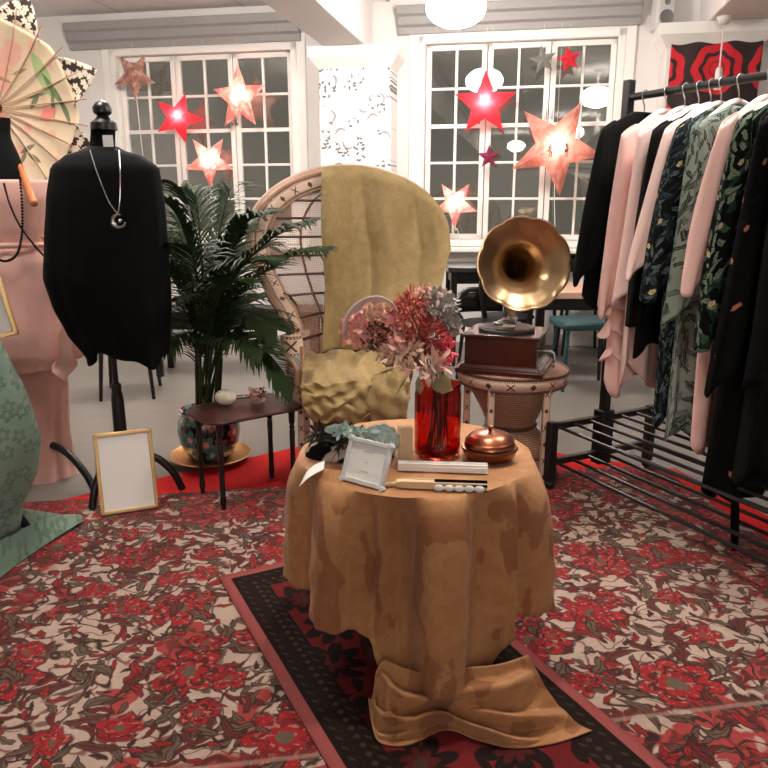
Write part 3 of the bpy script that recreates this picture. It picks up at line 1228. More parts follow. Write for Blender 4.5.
def folded_fan(a, b, w0, w1, h, label, mats, group, split=None, zoff=0.0):
    d = b-a
    L = d.length
    t = thing('folded_fan', label, 'fan', a+Vector((0, 0, zoff)), math.atan2(d.y, d.x), group)
    mb = MB()
    x0 = L*split if split else L*.0

    def leafs(u, v):
        x = x0+(L-x0)*u
        w = w0+(w1-w0)*u
        k = int(v*16+.5)
        return Vector((x, -w/2+w*v, .003+h*(.72 if k % 2 else 1.0)*math.sin(PI*min(1, max(.18, .18+.64*v)))))
    mb.grid(leafs, 6, 16)
    mb.grid(lambda u, v: Vector((x0+(L-x0)*u, -(w0+(w1-w0)*u)/2+(w0+(w1-w0)*u)*v, .002)), 6, 2)
    mb.build('fan_leaf', mats[0], t, solid=.001, smooth=False)
    for s in (-1, 1):
        mb = MB(); mb.box((L/2, s*(w0*.42), h*.55), (L, .004, h*.9)); mb.build('guard_stick', mats[1], t, bevel=.001)
    if split:
        mb = MB()
        mb.box((x0/2-.005, 0, h*.5), (x0+.01, w0*.85, h*.8)).box((-.02, .004, h*.3), (.05, w0*.5, h*.4), .3)
        mb.build('handle', mats[2], t, bevel=.003)
    return t, L


folded_fan(fa+Vector((0, .004, 0)), fb+Vector((0, .012, 0)), .024, .032, .022, 'closed plain white hand fan lying on the table below the vase', ('paper', 'paper'), 'folded hand fans')
t, L = folded_fan(T(400, 487), T(487, 490), .026, .034, .020, 'closed black and white hand fan with cream handle, nearest the front rim', ('black_cloth', 'cream_card', 'cream_card'), 'folded hand fans', split=.40)
mb = MB()
for i in range(5):
    mb.ball((L*(.45+.115*i), -.017, .008), .013, 10, (1.0, .35, .65))
mb.build('lace_edge', 'paper', t)

# ---- black printed bag behind the sign with two hair ornaments on it
p = T(350, 456)
mb = MB()
mb.grid(lambda a, b: Vector((.120*math.sin(PI*(.02+.48*b))**.7*math.cos(2*PI*a)*(1+.06*hsh(a*9, b*3)), .055*math.sin(PI*(.02+.48*b))**.7*math.sin(2*PI*a)*(1+.06*hsh(a*8, b)), .075*math.cos(PI*.5*b)*(1+.06*hsh(a*6, b*5)))), 40, 14, cu=True, uvf=lambda a, b: (a*.5, b*.16))
tag(mb.build('cloth_bag', 'print_bw', loc=p), 'crumpled black bag with white blossoms behind the small silver sign', 'bag')


def ornament(name, label, u, v, dz, mats):
    q = A(u, v, p.y-.05)
    t = thing(name, label, 'hair ornament', q, 0, 'hair ornaments on the black bag')
    t.scale = (1.25, 1.25, 1.25)
    return t


t1 = ornament('feather_clip', 'dark feather hair clip tipped with pale teal, left on the black bag', 345, 437, 0, None)
mb = MB()
for i in range(150):
    a = rnd.uniform(-PI, PI)
    mb.petal((rnd.uniform(-.065, .03), rnd.uniform(-.02, .02), rnd.uniform(-.01, .012)), (math.cos(a)*1.2, rnd.uniform(-.8, .2), math.sin(a)), rnd.uniform(.02, .035), .006, rnd.uniform(-.3, .3))
mb.build('dark_barbs', 'dark_feather', t1, smooth=False)
mb = MB()
for i in range(60):
    x = rnd.uniform(-.03, .055)
    mb.petal((x, -.02, .022-abs(x)*.2+rnd.uniform(-.006, .006)), (rnd.uniform(-1, .6), -.4, rnd.uniform(-.2, .8)), rnd.uniform(.018, .032), .012, rnd.uniform(-.3, .5))
mb.build('teal_barbs', 'teal_petal', t1, smooth=False)
t2 = ornament('fabric_flower', 'pale teal fabric flower hair clip, right on the black bag', 381, 440, 0, None)
mb = MB()
for k, (rr, nn) in enumerate(((.010, 5), (.022, 8), (.034, 11))):
    for i in range(nn):
        a = 2*PI*i/nn+k*.4
        c, s_ = math.cos(a), math.sin(a)

        def pet(u, v, c=c, s_=s_, rr=rr, k=k):
            w = .018*math.sin(PI*(.1+.8*u))
            r = rr*.4+u*(.018+.004*k)
            x, z = r*c-(v-.5)*2*w*s_, r*s_+(v-.5)*2*w*c
            return Vector((x, -.034+.012*k+.012*u*u-.008*(v-.5)**2*4, z*.95))
        mb.grid(pet, 4, 4)
mb.ball((0, -.03, 0), .008, 8)
mb.build('petals', 'teal_petal', t2, solid=.0012)
p2 = T(405, 461)
mb = MB(); mb.box((0, 0, .048), (.036, .03, .096)); mb.box((0, -.001, .0965), (.030, .024, .003))
tag(mb.build('gift_box', 'cream_card', loc=p2, bevel=.003, rz=.2), 'narrow upright cream box between the teal flower and red vase', 'box')

# ------------------------------------------------------------------ wicker side table and gramophone
WX, WY = .615, 3.40
wt = thing('wicker_table', 'round hourglass wicker side table under the gramophone', 'side table', (WX, WY, .012))
WH = .515
mb = MB(); mb.lathe([(.02, WH), (.245, WH), (.262, WH-.008), (.262, WH-.014), (.02, WH-.014)], 48); mb.build('tabletop', 'wicker', wt)
mb = MB()
mb.grid(lambda a, b: Vector(((.264-.012*b)*math.cos(2*PI*a), (.264-.012*b)*math.sin(2*PI*a), WH-.012-.052*b)), 64, 2, cu=True, uvf=lambda a, b: (a*2*PI*.2675, b))
mb.build('apron_band', 'band', wt, solid=.006)
mb = MB(); mb.lathe([(.225, .0), (.225, .03), (.21, .10), (.19, .115)], 48, caps=False)
mb.lathe([(.20, .105), (.17, .16), (.12, .22), (.115, .25), (.14, .31), (.22, WH-.06)], 48, caps=False); mb.build('hourglass_base', 'wicker', wt, solid=.008)
mb = MB()
for r, z, q in ((.262, WH-.004, .006), (.253, WH-.064, .006), (.118, .235, .010), (.205, .108, .007), (.227, .012, .012)):
    mb.tube([(r*math.cos(2*PI*i/48), r*math.sin(2*PI*i/48), z) for i in range(48)], q, 8, closed=True)
mb.build('cane_rings', 'cane_dark', wt)
for k, a in enumerate((-60, -122, 35, 145)):
    a = R(a)
    x, y = .243*math.cos(a), .243*math.sin(a)
    mb = MB()
    for side in (0, 1, 2, 3):
        def leg(u, v, side=side):
            c = [(-1, -1), (1, -1), (1, 1), (-1, 1), (-1, -1)]
            px = c[side][0]+(c[side+1][0]-c[side][0])*v
            py = c[side][1]+(c[side+1][1]-c[side][1])*v
            return Vector((x+px*.016, y+py*.012, .0+(WH-.06)*u))
        mb.grid(leg, 8, 1, uvf=lambda u, v: (u*.6, v))
    mb.build('leg', 'band', wt)

gz = WH+.012+.001
gr = thing('gramophone', 'mahogany gramophone with a large brass flower horn', 'gramophone', (WX-.04, WY-.02, gz), R(-20))
mb = MB()
mb.box((0, 0, .012), (.40, .36, .024)).box((0, 0, .033), (.38, .34, .020), taper=.92).box((0, 0, .10), (.33, .29, .13)).box((0, 0, .171), (.355, .315, .018))
cab = mb.build('cabinet', 'mahogany', gr, bevel=.005)
mb = MB(); mb.lathe([(.02, 0.1800), (.128, 0.1800), (.13, 0.1850), (.13, 0.1940), (.125, 0.1970), (.02, 0.1970)], 40); pl = mb.build('turntable', 'platter', gr)
mb = MB(); mb.lathe([(.004, 0.1975), (.122, 0.1975), (.123, 0.1990), (.122, 0.2005), (.004, 0.2005)], 40); rec = mb.build('record', 'record', pl)
mb = MB(); mb.lathe([(.004, 0.2008), (.042, 0.2008), (.042, 0.2014), (.004, 0.2014)], 24); mb.build('record_label', 'label', rec)
mb = MB(); mb.tube([(.16, -.02, .095), (.215, -.02, .095), (.225, -.02, .09), (.23, -.02, .05), (.23, -.02, .04)], .006, 8).tube([(.23, -.02, .04), (.23, -.07, .04)], .010, 8); mb.build('crank', 'steel', gr)
# horn: from the back bracket up and over, opening towards the viewer
gm = Matrix.Translation(Vector((WX-.04, WY-.02, gz))) @ Matrix.Rotation(R(-20), 4, 'Z')
gi = gm.inverted()
mouth = A(524, 264, WY-.19)
back = Vector((-.03, 1, -.16)).normalized()
ctrl = [mouth, mouth+back*.05, mouth+back*.12, mouth+back*.2+Vector((0, 0, -.015)), mouth+back*.275+Vector((-.005, 0, -.055)), mouth+back*.30+Vector((-.01, 0, -.12)), gm @ Vector((.0, .125, .23)), gm @ Vector((0, .125, .19))]
path = [gi @ p for p in spline(ctrl, 8)]
rad = [(0, .198), (.03, .183), (.06, .158), (.10, .125), (.15, .098), (.22, .074), (.32, .054), (.45, .036), (.6, .024), (.8, .016), (1, .014)]
npt = len(path)
cum = [0]
for a, b in zip(path, path[1:]): cum.append(cum[-1]+(b-a).length)
rs = [lerp(rad, c/cum[-1]) for c in cum]
mb = MB()
NP = 9
mb.tube(path, rs, 72, caps=False, scal=lambda a, k: 1+(.045*abs(math.sin(a*NP/2))**.7-.02)*max(0, 1-k/14))
horn = mb.build('horn', 'brass', gr, solid=.003)
# rolled rim
p0, p1 = path[0], path[1]
tdir = (p1-p0).normalized()
up = Vector((0, 0, 1))
aa = tdir.cross(up).normalized()
uu = aa.cross(tdir)
mb = MB()
rim = []
for i in range(144):
    a = 2*PI*i/144
    q = rs[0]*(1+(.045*abs(math.sin(a*NP/2))**.7-.02))
    rim.append(p0+(aa*math.cos(a)+uu*math.sin(a))*q)
mb.tube(rim, .006, 8, closed=True)
mb.build('horn_rim', 'brass', horn)
mb = MB(); mb.box((0, .125, .198), (.05, .05, .05)).tube([(0, .11, .218), (-.02, .02, .228), (-.03, -.04, .223)], .008, 8).lathe([(.022, 0), (.025, .006), (.022, .016)], 16, (-.03, -.05, .21))
mb.build('tonearm', 'steel', gr, bevel=.004)

# ------------------------------------------------------------------ peacock chair and its throw
CX, CY = -.165, 3.42
CROT = R(3)
ch = thing('peacock_chair', 'tall fan-backed wicker peacock chair behind the round table', 'chair', (CX, CY, .012), CROT)
WTAB = [(.43, .26), (.60, .262), (.70, .27), (.76, .30), (.85, .37), (.95, .435), (1.03, .468), (1.10, .478), (1.17, .468), (1.25, .425), (1.32, .35), (1.37, .265), (1.405, .17), (1.425, .08), (1.43, .001)]
ETAB = [(.43, -.10), (.66, -.10), (.74, -.07), (.82, .04), (.9, .14), (1.0, .225), (1.12, .285), (1.3, .315), (1.43, .345)]


def smooth_w(z):
    if z > 1.10:
        q = min(1, (z-1.10)/.33)
        return .478*math.sqrt(max(0, 1-q*q))
    return lerp(WTAB, z)


def yb(z): return .225+.12*(z-.43)


def S(s, z, off=0.0):
    w = max(smooth_w(z), .02)
    k = min(1.15, abs(s)/w)
    e = min(lerp(ETAB, z), yb(z))
    return Vector((s, yb(z)+(e-yb(z))*k**2.6-off, z))


def bound(t, ins=0.0):                    # left arm (t=0) over the top to the right arm (t=1)
    if t < .5: sgn, q = -1, t*2
    else: sgn, q = 1, (1-t)*2
    if q < .45: z = .66+(1.10-.66)*q/.45; w = smooth_w(z)
    else:
        a = (q-.45)/.55*PI/2
        z = 1.10+.33*math.sin(a); w = .478*math.cos(a)
    zc = .98
    k = 1-ins/.48
    return sgn*w*k, zc+(z-zc)*k if z > zc else z


NB = 120
blen = 3.1
mb = MB()
mb.grid(lambda a, b: S(*bound(a, .015+.058*b), off=.006), NB, 3, uvf=lambda a, b: (a*blen, b))
mb.build('rim_band', 'band', ch, solid=.012)
mb = MB()
for ins, r, off in ((0, .013, 0), (.078, .008, .004)):
    mb.tube([S(*bound(i/NB, ins), off=off) for i in range(NB+1)], r, 8)
mb.build('rim_cane', 'cane', ch)
mb = MB()
mb.grid(lambda a, b: S(*bound(a, -.03+.03*b), off=-.03+.03*b), NB, 3, uvf=lambda a, b: (a*blen, b*.04))
mb.build('outer_border', 'wicker', ch, solid=.008)
# woven back, an open net of fine cane
mb = MB()


def net(a, b):
    z = .46+(1.355-.46)*b
    w = smooth_w(z)*(1-.085/.48) if z < 1.10 else .478*(1-.085/.48)*math.sqrt(max(.0, 1-((z-1.10)/.262)**2))
    return S(w*(2*a-1), z)


vs = []
na, nbz = 74, 84
P = [[mb.bm.verts.new(net(i/na, j/nbz)) for j in range(nbz+1)] for i in range(na+1)]
for i in range(na):
    for j in range(nbz):
        if (i+j) % 2 == 0:
            mb.quad([P[i][j], P[i+1][j], P[i+1][j+1]]); mb.quad([P[i][j], P[i+1][j+1], P[i][j+1]])
        else:
            mb.quad([P[i][j], P[i+1][j], P[i][j+1]]); mb.quad([P[i+1][j], P[i+1][j+1], P[i][j+1]])
nb_o = mb.build('woven_back', 'cane', ch, wire=.0030, smooth=False)
for z in (.54, .64, .74, .835, .93, 1.02, 1.11, 1.20, 1.285):
    b = (z-.46)/(1.355-.46)
    mb = MB(); mb.tube([net(i/30, b)+Vector((0, -.004, 0)) for i in range(31)], .0065, 6); mb.build('back_slat', 'cane_dark', ch)
for a in (.2, .4, .6, .8):
    mb = MB(); mb.tube([net(a, i/30)+Vector((0, .008, 0)) for i in range(31)], .006, 6); mb.build('back_slat', 'cane_dark', ch)
mb = MB(); mb.lathe([(.02, .43), (.27, .43), (.285, .42), (.285, .40), (.02, .40)], 48, (0, .03, 0)); mb.build('seat', 'wicker', ch)
mb = MB(); mb.lathe([(.255, 0), (.255, .03), (.22, .11), (.18, .18), (.175, .22), (.21, .31), (.27, .41)], 48, (0, .03, 0), caps=False); mb.build('skirt_base', 'wicker_dark', ch, solid=.01)
mb = MB()
mb.grid(lambda a, b: Vector((.288*math.cos(2*PI*a), .03+.288*math.sin(2*PI*a), .365+.055*b)), 60, 2, cu=True, uvf=lambda a, b: (a*1.81, b))
mb.build('seat_band', 'band', ch, solid=.008)
mb = MB()
for r, z, q in ((.262, .012, .013), (.18, .20, .010), (.29, .36, .008)):
    mb.tube([(r*math.cos(2*PI*i/48), .03+r*math.sin(2*PI*i/48), z) for i in range(48)], q, 8, closed=True)
mb.build('base_rings', 'cane', ch)
for sx in (-1, 1):
    mb = MB()                              # arm end: patterned block, rope edge and lattice side
    for yy in (-.10, -.145):
        pass
    mb.grid(lambda a, b: Vector((sx*(.265+.05*math.cos(2*PI*a)), -.115+.045*math.sin(2*PI*a), .60+.085*b)), 20, 3, cu=True, uvf=lambda a, b: (a*.21, b))
    mb.grid(lambda a, b: Vector((sx*(.265+.05*b*math.cos(2*PI*a)), -.115+.045*b*math.sin(2*PI*a), .688+.01*(1-b))), 20, 3, cu=True)
    mb.build('arm', 'band', ch)
    mb = MB()
    mb.grid(lambda a, b: Vector((sx*(.27+.02*math.sin(PI*b)), -.12+.30*a, .43+.19*b)), 12, 9)
    mb.build('arm_side', 'cane', ch, wire=.012, smooth=False)
    mb = MB()
    mb.tube(spline([(sx*.30, -.15, .62), (sx*.245, -.155, .54), (sx*.25, -.15, .43)], 8), .011, 8).tube(spline([(sx*.215, -.14, .64), (sx*.22, -.15, .5), (sx*.235, -.14, .43)], 8), .009, 8)
    mb.build('arm_rope', 'cane', ch)
    for yy in (-.20, .22):
        mb = MB()
        for side in range(4):
            def leg(u, v, side=side):
                c = [(-1, -1), (1, -1), (1, 1), (-1, 1), (-1, -1)]
                px = c[side][0]+(c[side+1][0]-c[side][0])*v
                py = c[side][1]+(c[side+1][1]-c[side][1])*v
                return Vector((sx*.225+px*.016, yy+py*.014, .0+.37*u))
            mb.grid(leg, 8, 1, uvf=lambda u, v: (u*.5, v))
        mb.build('leg', 'band', ch)
mb = MB()
mb.grid(lambda a, b: Vector((.25*math.cos(2*PI*a)*math.sin(PI*(.01+.98*b))**.5, .03+.24*math.sin(2*PI*a)*math.sin(PI*(.01+.98*b))**.5, .467-.036*math.cos(PI*(.01+.98*b)))), 36, 12, cu=True)
mb.build('seat_cushion', plain('white seat cushion', (220, 205, 190), .8, .1, 14), ch)

tw = MB()
SL = -.125                                # left edge of the throw on the back


def throw(a, b):
    if b < .12:                           # hanging behind the top
        k = b/.12
        sR = .46
        s = SL+(sR-SL)*a
        zt = 1.10+.33*math.sqrt(max(0, 1-(min(abs(s), .476)/.478)**2))
        p = S(s, min(1.43, zt))
        return p+Vector((0, .035+.02*(1-k), .012-.14*(1-k)))
    k = (b-.12)/.88
    # radial from the outline down to the seat
    s_top = SL+(.485-SL)*a
    zt = 1.10+.345*math.sqrt(max(0, 1-(min(abs(s_top), .489)/.49)**2))
    z = zt+.012-(zt+.012-.56)*k
    wr = .50 if z > 1.05 else .50-(1.05-z)*.44
    wr = max(wr, .24)
    s = SL+.012*math.sin(z*9)*k+(wr-SL)*a
    fold = .022*math.sin(a*14+k*2.2)+.034*abs(math.sin(a*7.5-k*1.6+1))-.01+.004*hsh(a*20, k*8)
    base = S(max(-.47, min(.5, s)), min(z, 1.425))
    lip = .02*max(0, 1-k*16)
    return Vector((s, base.y-.050-fold*min(1, .25+k*2)+lip*1.6, z))


tw.grid(throw, 90, 70)


def heap(a, b):                            # bunched over the seat and spilling down the front
    s = -.215+.475*a
    f = b
    if f < .6:
        y = .17-.52*(f/.6)
        z = .505+.08*math.sin(PI*min(1, f/.6*.8+.15))*(.55+.45*math.sin(PI*a))
    else:
        k = (f-.6)/.4
        y = -.35-.02*math.sin(k*3)
        z = .515-.19*k*(.55+.45*math.sin(PI*(.1+.8*a)))
    z += .016*hsh(a*12, b*9)+.010*math.sin(a*17+b*9)+.008*math.sin(b*20-a*8)
    y += .014*hsh(a*13, b*19)
    return Vector((s*(1-.12*max(0, f-.6)), y, z))


tw.grid(heap, 70, 60)


def bunch(a, b):                           # a puffed knot at the front right
    th, ph = 2*PI*a, PI*(.02+.96*b)
    q = 1+.10*math.sin(th*5+ph*3)+.06*math.sin(ph*9+th*2)
    return Vector((.165+.085*q*math.sin(ph)*math.cos(th), -.36+.07*q*math.sin(ph)*math.sin(th), .44-.13*q*math.cos(ph)))


tw.grid(bunch, 40, 30, cu=True)
tag(tw.build('gold_throw', 'gold_throw', loc=(CX, CY, .012), rz=CROT, solid=.005), 'old gold damask throw draped over the peacock chair', 'throw')

# ------------------------------------------------------------------ potted palm, tray, small nest table
pp = F(211, 460)
mb = MB(); mb.lathe([(.02, .004), (.15, .004), (.19, .02), (.205, .034), (.208, .038), (.203, .04), (.185, .028), (.15, .014), (.02, .014)], 48)
tag(mb.build('round_tray', 'tray', loc=(pp.x, pp.y, .002)), 'round gilt tray under the painted plant pot', 'tray')
pa = thing('potted_palm', 'tall bushy green palm in a dark painted pot', 'plant', (pp.x, pp.y, .018))
mb = MB(); mb.lathe([(.085, 0), (.10, .004), (.12, .03), (.148, .09), (.157, .15), (.15, .205), (.135, .235), (.14, .25), (.15, .255), (.143, .256), (.128, .24), (.135, .2), (.02, .19)], 48); mb.build('pot', 'pot', pa)
mb = MB(); mb.lathe([(.02, .205), (.134, .2), (.02, .2)], 24, caps=False); mb.build('soil', 'soil', pa)


def frond(base, mid, tip, nl, ll, droop, parent):
    P = spline([base, base.lerp(mid, .5)+Vector((0, 0, .03)), mid, mid.lerp(tip, .55)+(mid-base)*.10, tip], 10)
    mb = MB()
    m = len(P)
    mb.tube(P, [.0065*(1-.8*i/m)+.0012 for i in range(m)], 6)
    st = int(m*.36)
    for k in range(nl):
        f = st+(m-1-st)*k/(nl-1)
        i = min(int(f), m-2)
        p = P[i].lerp(P[i+1], f-i)
        t = (P[i+1]-P[i]).normalized()
        side = t.cross(Vector((0, 0, 1)))
        if side.length < .05: side = Vector((1, 0, 0))
        side.normalize()
        env = math.sin(PI*(.12+.82*k/nl))**.6
        for sg_ in (-1, 1):
            L = ll*env*rnd.uniform(.8, 1.15)
            d = (t*.75+side*sg_*.8+Vector((0, 0, .25+rnd.uniform(-.15, .1)))).normalized()
            w = .0078*rnd.uniform(.8, 1.25)
            nn = d.cross(side*sg_).normalized()
            prev = None
            q = p.copy()
            wd_ = d.cross(Vector((0, 0, 1))).normalized()
            if wd_.length < .1: wd_ = t
            pts = []
            for j in range(6):
                a = j/5
                ww = w*math.sin(PI*(.14+.84*a))**.8
                pts.append((q.copy(), wd_*ww+Vector((0, 0, -.3*ww))))
                q += d*L/5
                d = (d+Vector((0, 0, -droop*.30*(.4+a)))).normalized()
            vs = [[mb.bm.verts.new(c+o_), mb.bm.verts.new(c-o_)] for c, o_ in pts]
            for j in range(5): mb.quad([vs[j][0], vs[j+1][0], vs[j+1][1], vs[j][1]])
    return mb.build('frond', 'leaf', parent, ang=80)


def pt(u, v, dy): return A(u, v, pp.y+dy)-Vector((pp.x, pp.y, .018))


FR = [((205, 300, 0), (196, 196, .05)), ((212, 280, 0), (230, 190, .1)), ((198, 280, -.1), (170, 205, -.15)), ((220, 275, -.1), (262, 215, -.2)), ((225, 290, -.12), (308, 222, -.25)),
      ((232, 300, -.15), (322, 250, -.3)), ((192, 320, -.15), (158, 262, -.3)), ((205, 290, .2), (215, 200, .45)), ((196, 300, .15), (176, 232, .4)), ((200, 320, -.2), (192, 250, -.42)),
      ((225, 320, -.1), (276, 330, -.3)), ((230, 335, -.15), (292, 385, -.32)), ((222, 310, -.2), (250, 262, -.45)), ((194, 345, -.1), (158, 345, -.35)), ((218, 285, .15), (262, 248, .35)),
      ((210, 330, -.25), (226, 285, -.5)), ((190, 300, 0), (160, 232, .05)), ((215, 345, -.2), (262, 352, -.42)), ((202, 270, .05), (182, 190, .12)), ((216, 300, -.05), (242, 232, -.08)), ((196, 335, -.2), (172, 300, -.4)), ((228, 318, .05), (285, 300, .1))]
for (mu, mv, md), (tu, tv, td) in FR:
    b0 = Vector((rnd.uniform(-.05, .05), rnd.uniform(-.05, .05), .205))
    frond(b0, pt(mu, mv, md), pt(tu, tv, td), 36, .23, 1.2, pa)

L = [F(203, 495), F(224, 512), F(294, 493), F(272, 480)]
nc = (L[0]+L[1]+L[2]+L[3])/4
na_ = math.atan2((L[2]-L[1]).y, (L[2]-L[1]).x)
NH = .405
nt_ = thing('nest_table', 'small dark wooden table with turned legs beside the potted palm', 'side table', (nc.x, nc.y, .011), na_)
inv = Matrix.Rotation(-na_, 4, 'Z')
prof = [(.012, 0), (.009, .01), (.013, .03), (.014, .05), (.011, .06), (.012, .10), (.011, .20), (.013, .285), (.009, .295), (.014, .305), (.009, .315), (.014, .33), (.015, NH-.016)]
for q in L:
    d = inv @ (q-nc)
    mb = MB(); mb.lathe(prof, 16, (d.x, d.y, 0)); mb.build('leg', 'black_wood', nt_)
mb = MB()
oc = []
for i in range(64):
    a = 2*PI*i/64
    c, s_ = math.cos(a), math.sin(a)
    x = .235*abs(c)**.45*(1 if c >= 0 else -1)
    y = .165*abs(s_)**.45*(1 if s_ >= 0 else -1)
    oc.append((x*(1-.04*math.cos(3*a)), y*(1-.05*math.cos(4*a))))
for z0, z1, k0, k1 in ((NH-.016, NH-.008, .96, 1.0), (NH-.008, NH, 1.0, .975)):
    a_ = [mb.bm.verts.new((x*k0, y*k0, z0)) for x, y in oc]
    b_ = [mb.bm.verts.new((x*k1, y*k1, z1)) for x, y in oc]
    for i in range(64): mb.quad([a_[i], a_[(i+1) % 64], b_[(i+1) % 64], b_[i]])
    mb.quad(a_[::-1]); mb.quad(b_)
mb.build('tabletop', 'dark_wood', nt_)
q = F(226, 405, NH+.012)
mb = MB()
mb.grid(lambda a, b: Vector((.046*math.sin(PI*(.02+.96*b))*math.cos(2*PI*a), .04*math.sin(PI*(.02+.96*b))*math.sin(2*PI*a), .036-.035*math.cos(PI*(.02+.96*b))))*(1+.03*math.cos(12*PI*a)*math.sin(PI*b)), 48, 16, cu=True)
tag(mb.build('hair_puff', 'wax', loc=q), 'round ivory white shell-like ornament on the small dark table', 'ornament')
q = F(249, 402, NH+.012)
hp = thing('hair_pin', 'two-pronged hair pin with pink dried blossoms on the small dark table', 'hair pin', q)
for dz in (.018, .030):
    mb = MB(); mb.tube([(.01, 0, dz+.004), (-.065, -.01, dz)], .0025, 6); mb.build('prong', 'black_wood', hp)
mb = MB()
for i in range(110): mb.petal((rnd.gauss(.03, .014), rnd.gauss(0, .012), abs(rnd.gauss(.028, .014))), (rnd.uniform(-1, 1), rnd.uniform(-1, 1), rnd.uniform(-.2, 1)), .02, .012, .4)
mb.build('blossoms', 'pale_petal', hp, smooth=False)
mb = MB()
for i in range(60): mb.petal((rnd.gauss(.05, .01), rnd.gauss(0, .01), abs(rnd.gauss(.035, .014))), (rnd.uniform(-.5, 1), rnd.uniform(-1, 1), rnd.uniform(-.2, 1)), .018, .008, .4)
mb.build('seed_heads', 'brown_dried', hp, smooth=False)


# ------------------------------------------------------------------ mannequins
def silhouette(rows, Y, ry, org, n=64, fold=0.0, fq=9, ph=0.0, hem=None, ns=60, ypull=0.0):
    """closed garment from (uL, uR, v) silhouettes seen at distance Y; ry is depth / half width"""
    data = []
    for uL, uR, v in rows:
        a, b = A(uL, v, Y), A(uR, v, Y)
        data.append((a.z, (a.x+b.x)/2-org.x, (b.x-a.x)/2))
    zs = [d[0] for d in data]
    top, bot = zs[0], zs[-1]
    tabc = sorted([(d[0], d[1]) for d in data])
    tabw = sorted([(d[0], d[2]) for d in data])

    def fn(a, b):
        th = 2*PI*a
        bt = bot+(hem(th) if hem else 0)
        z = top+(bt-top)*b
        w = lerp(tabw, z)
        c = lerp(tabc, z)
        f = 1+fold*b*(math.sin(fq*th+ph+b*1.5)+.5*math.sin((fq*2+1)*th+b*2))
        d = ry(b) if callable(ry) else ry
        return Vector((c+w*math.cos(th)*f, Y-org.y+w*d*math.sin(th)*f, z-org.z))
    return fn


def tripod_stand(parent, pole_top, feet, hub=.2, pole_r=.012, knob=True):
    mb = MB()
    mb.lathe([(.016, .13), (.024, .14), (.022, .19), (.024, .22), (.029, .26), (.027, .44), (.020, .48), (.023, .495), (.02, .51), (pole_r, .515), (pole_r, pole_top)], 20)
    mb.build('pole', 'black_wood', parent)
    for f in feet:
        f = Vector(f)
        d = Vector((f.x, f.y, 0))
        mb = MB()
        P = spline([Vector((0, 0, .15)), d*.28+Vector((0, 0, .175)), d*.60+Vector((0, 0, .16)), d*.86+Vector((0, 0, .095)), d+Vector((0, 0, f.z+.018))], 8)
        mb.tube(P, [.019-.003*i/len(P) for i in range(len(P))], 10)
        mb.ball(d+Vector((0, 0, f.z+.016)), .018, 10, (1, 1, .8))
        mb.build('leg', 'black_wood', parent)


mo = Vector((F(124, 497).x, 3.10, 0.011))
mn = thing('dress_form', 'black tailor dress form on a curved tripod, beside the palm', 'mannequin', mo)
f1, f2 = F(93, 512)-mo, F(182, 493)-mo
tripod_stand(mn, 1.05, [(f1.x, f1.y, 0), (f2.x, f2.y, 0), (.02, .30, 0)])
mb = MB()
mb.grid(silhouette([(91, 115, 128), (90, 115, 148), (70, 136, 158), (60, 146, 170), (64, 146, 220), (74, 138, 262), (68, 146, 310)], mo.y, .62, mo, ns=60), 48, 40, cu=True)
mb.build('bust', 'black_bust', mn)
mb = MB()
c = A(103, 118, mo.y)-mo
kz = [(A(103, v, mo.y)-mo).z for v in (130, 123, 119, 116, 113, 108, 103, 100)]
mb.lathe(list(zip([.052, .05, .03, .022, .036, .038, .026, .004], kz)), 28, (c.x, 0, 0))
mb.build('neck_knob', 'black_wood', mn)
tg = MB()
tp = A(108, 141, mo.y-.075)-mo
tg.box(tp, (.04, .003, .044))
tg.build('price_tag', 'paper', mn)

hemf = lambda th: .03*math.sin(3*th+.8)-.012*math.sin(7*th)
mb = MB()
fn = silhouette([(88, 117, 147), (80, 126, 152), (66, 142, 156), (52, 158, 168), (48, 163, 200), (46, 166, 240), (45, 168, 278), (54, 169, 305), (68, 168, 332), (88, 166, 358)], mo.y, lambda b: .60-.12*b, mo, fold=.035, fq=7, hem=hemf)
mb.grid(fn, 96, 50, cu=True)
po = tag(mb.build('poncho_top', 'black_cloth', loc=mo, solid=.004), 'loose black draped top on the tripod dress form', 'top')
nk = thing('pendant_necklace', 'long silver necklace with a crescent pendant over the black top', 'necklace', mo)
yf = -.185
mb = MB()
Lc = [A(u, v, mo.y+dy)-mo for u, v, dy in ((90, 150, -.10), (97, 172, -.17), (108, 200, -.195), (117, 213, -.198))]
Rc = [A(u, v, mo.y+dy)-mo for u, v, dy in ((119, 150, -.10), (120, 172, -.17), (120, 198, -.195), (118, 213, -.198))]
mb.tube(spline(Lc, 8), .0022, 6).tube(spline(Rc, 8), .0022, 6)
mb.build('chain', 'steel', nk)
mb = MB()
pc = A(119, 221, mo.y-.20)-mo
mb.tube([pc+Vector((.024*math.cos(R(a)), 0, .024*math.sin(R(a)))) for a in range(70, 351, 14)], [.003+.006*math.sin(PI*i/20) for i in range(21)], 8)
mb.ball(pc+Vector((.004, 0, .0)), .008, 8)
mb.build('crescent', 'steel', nk)

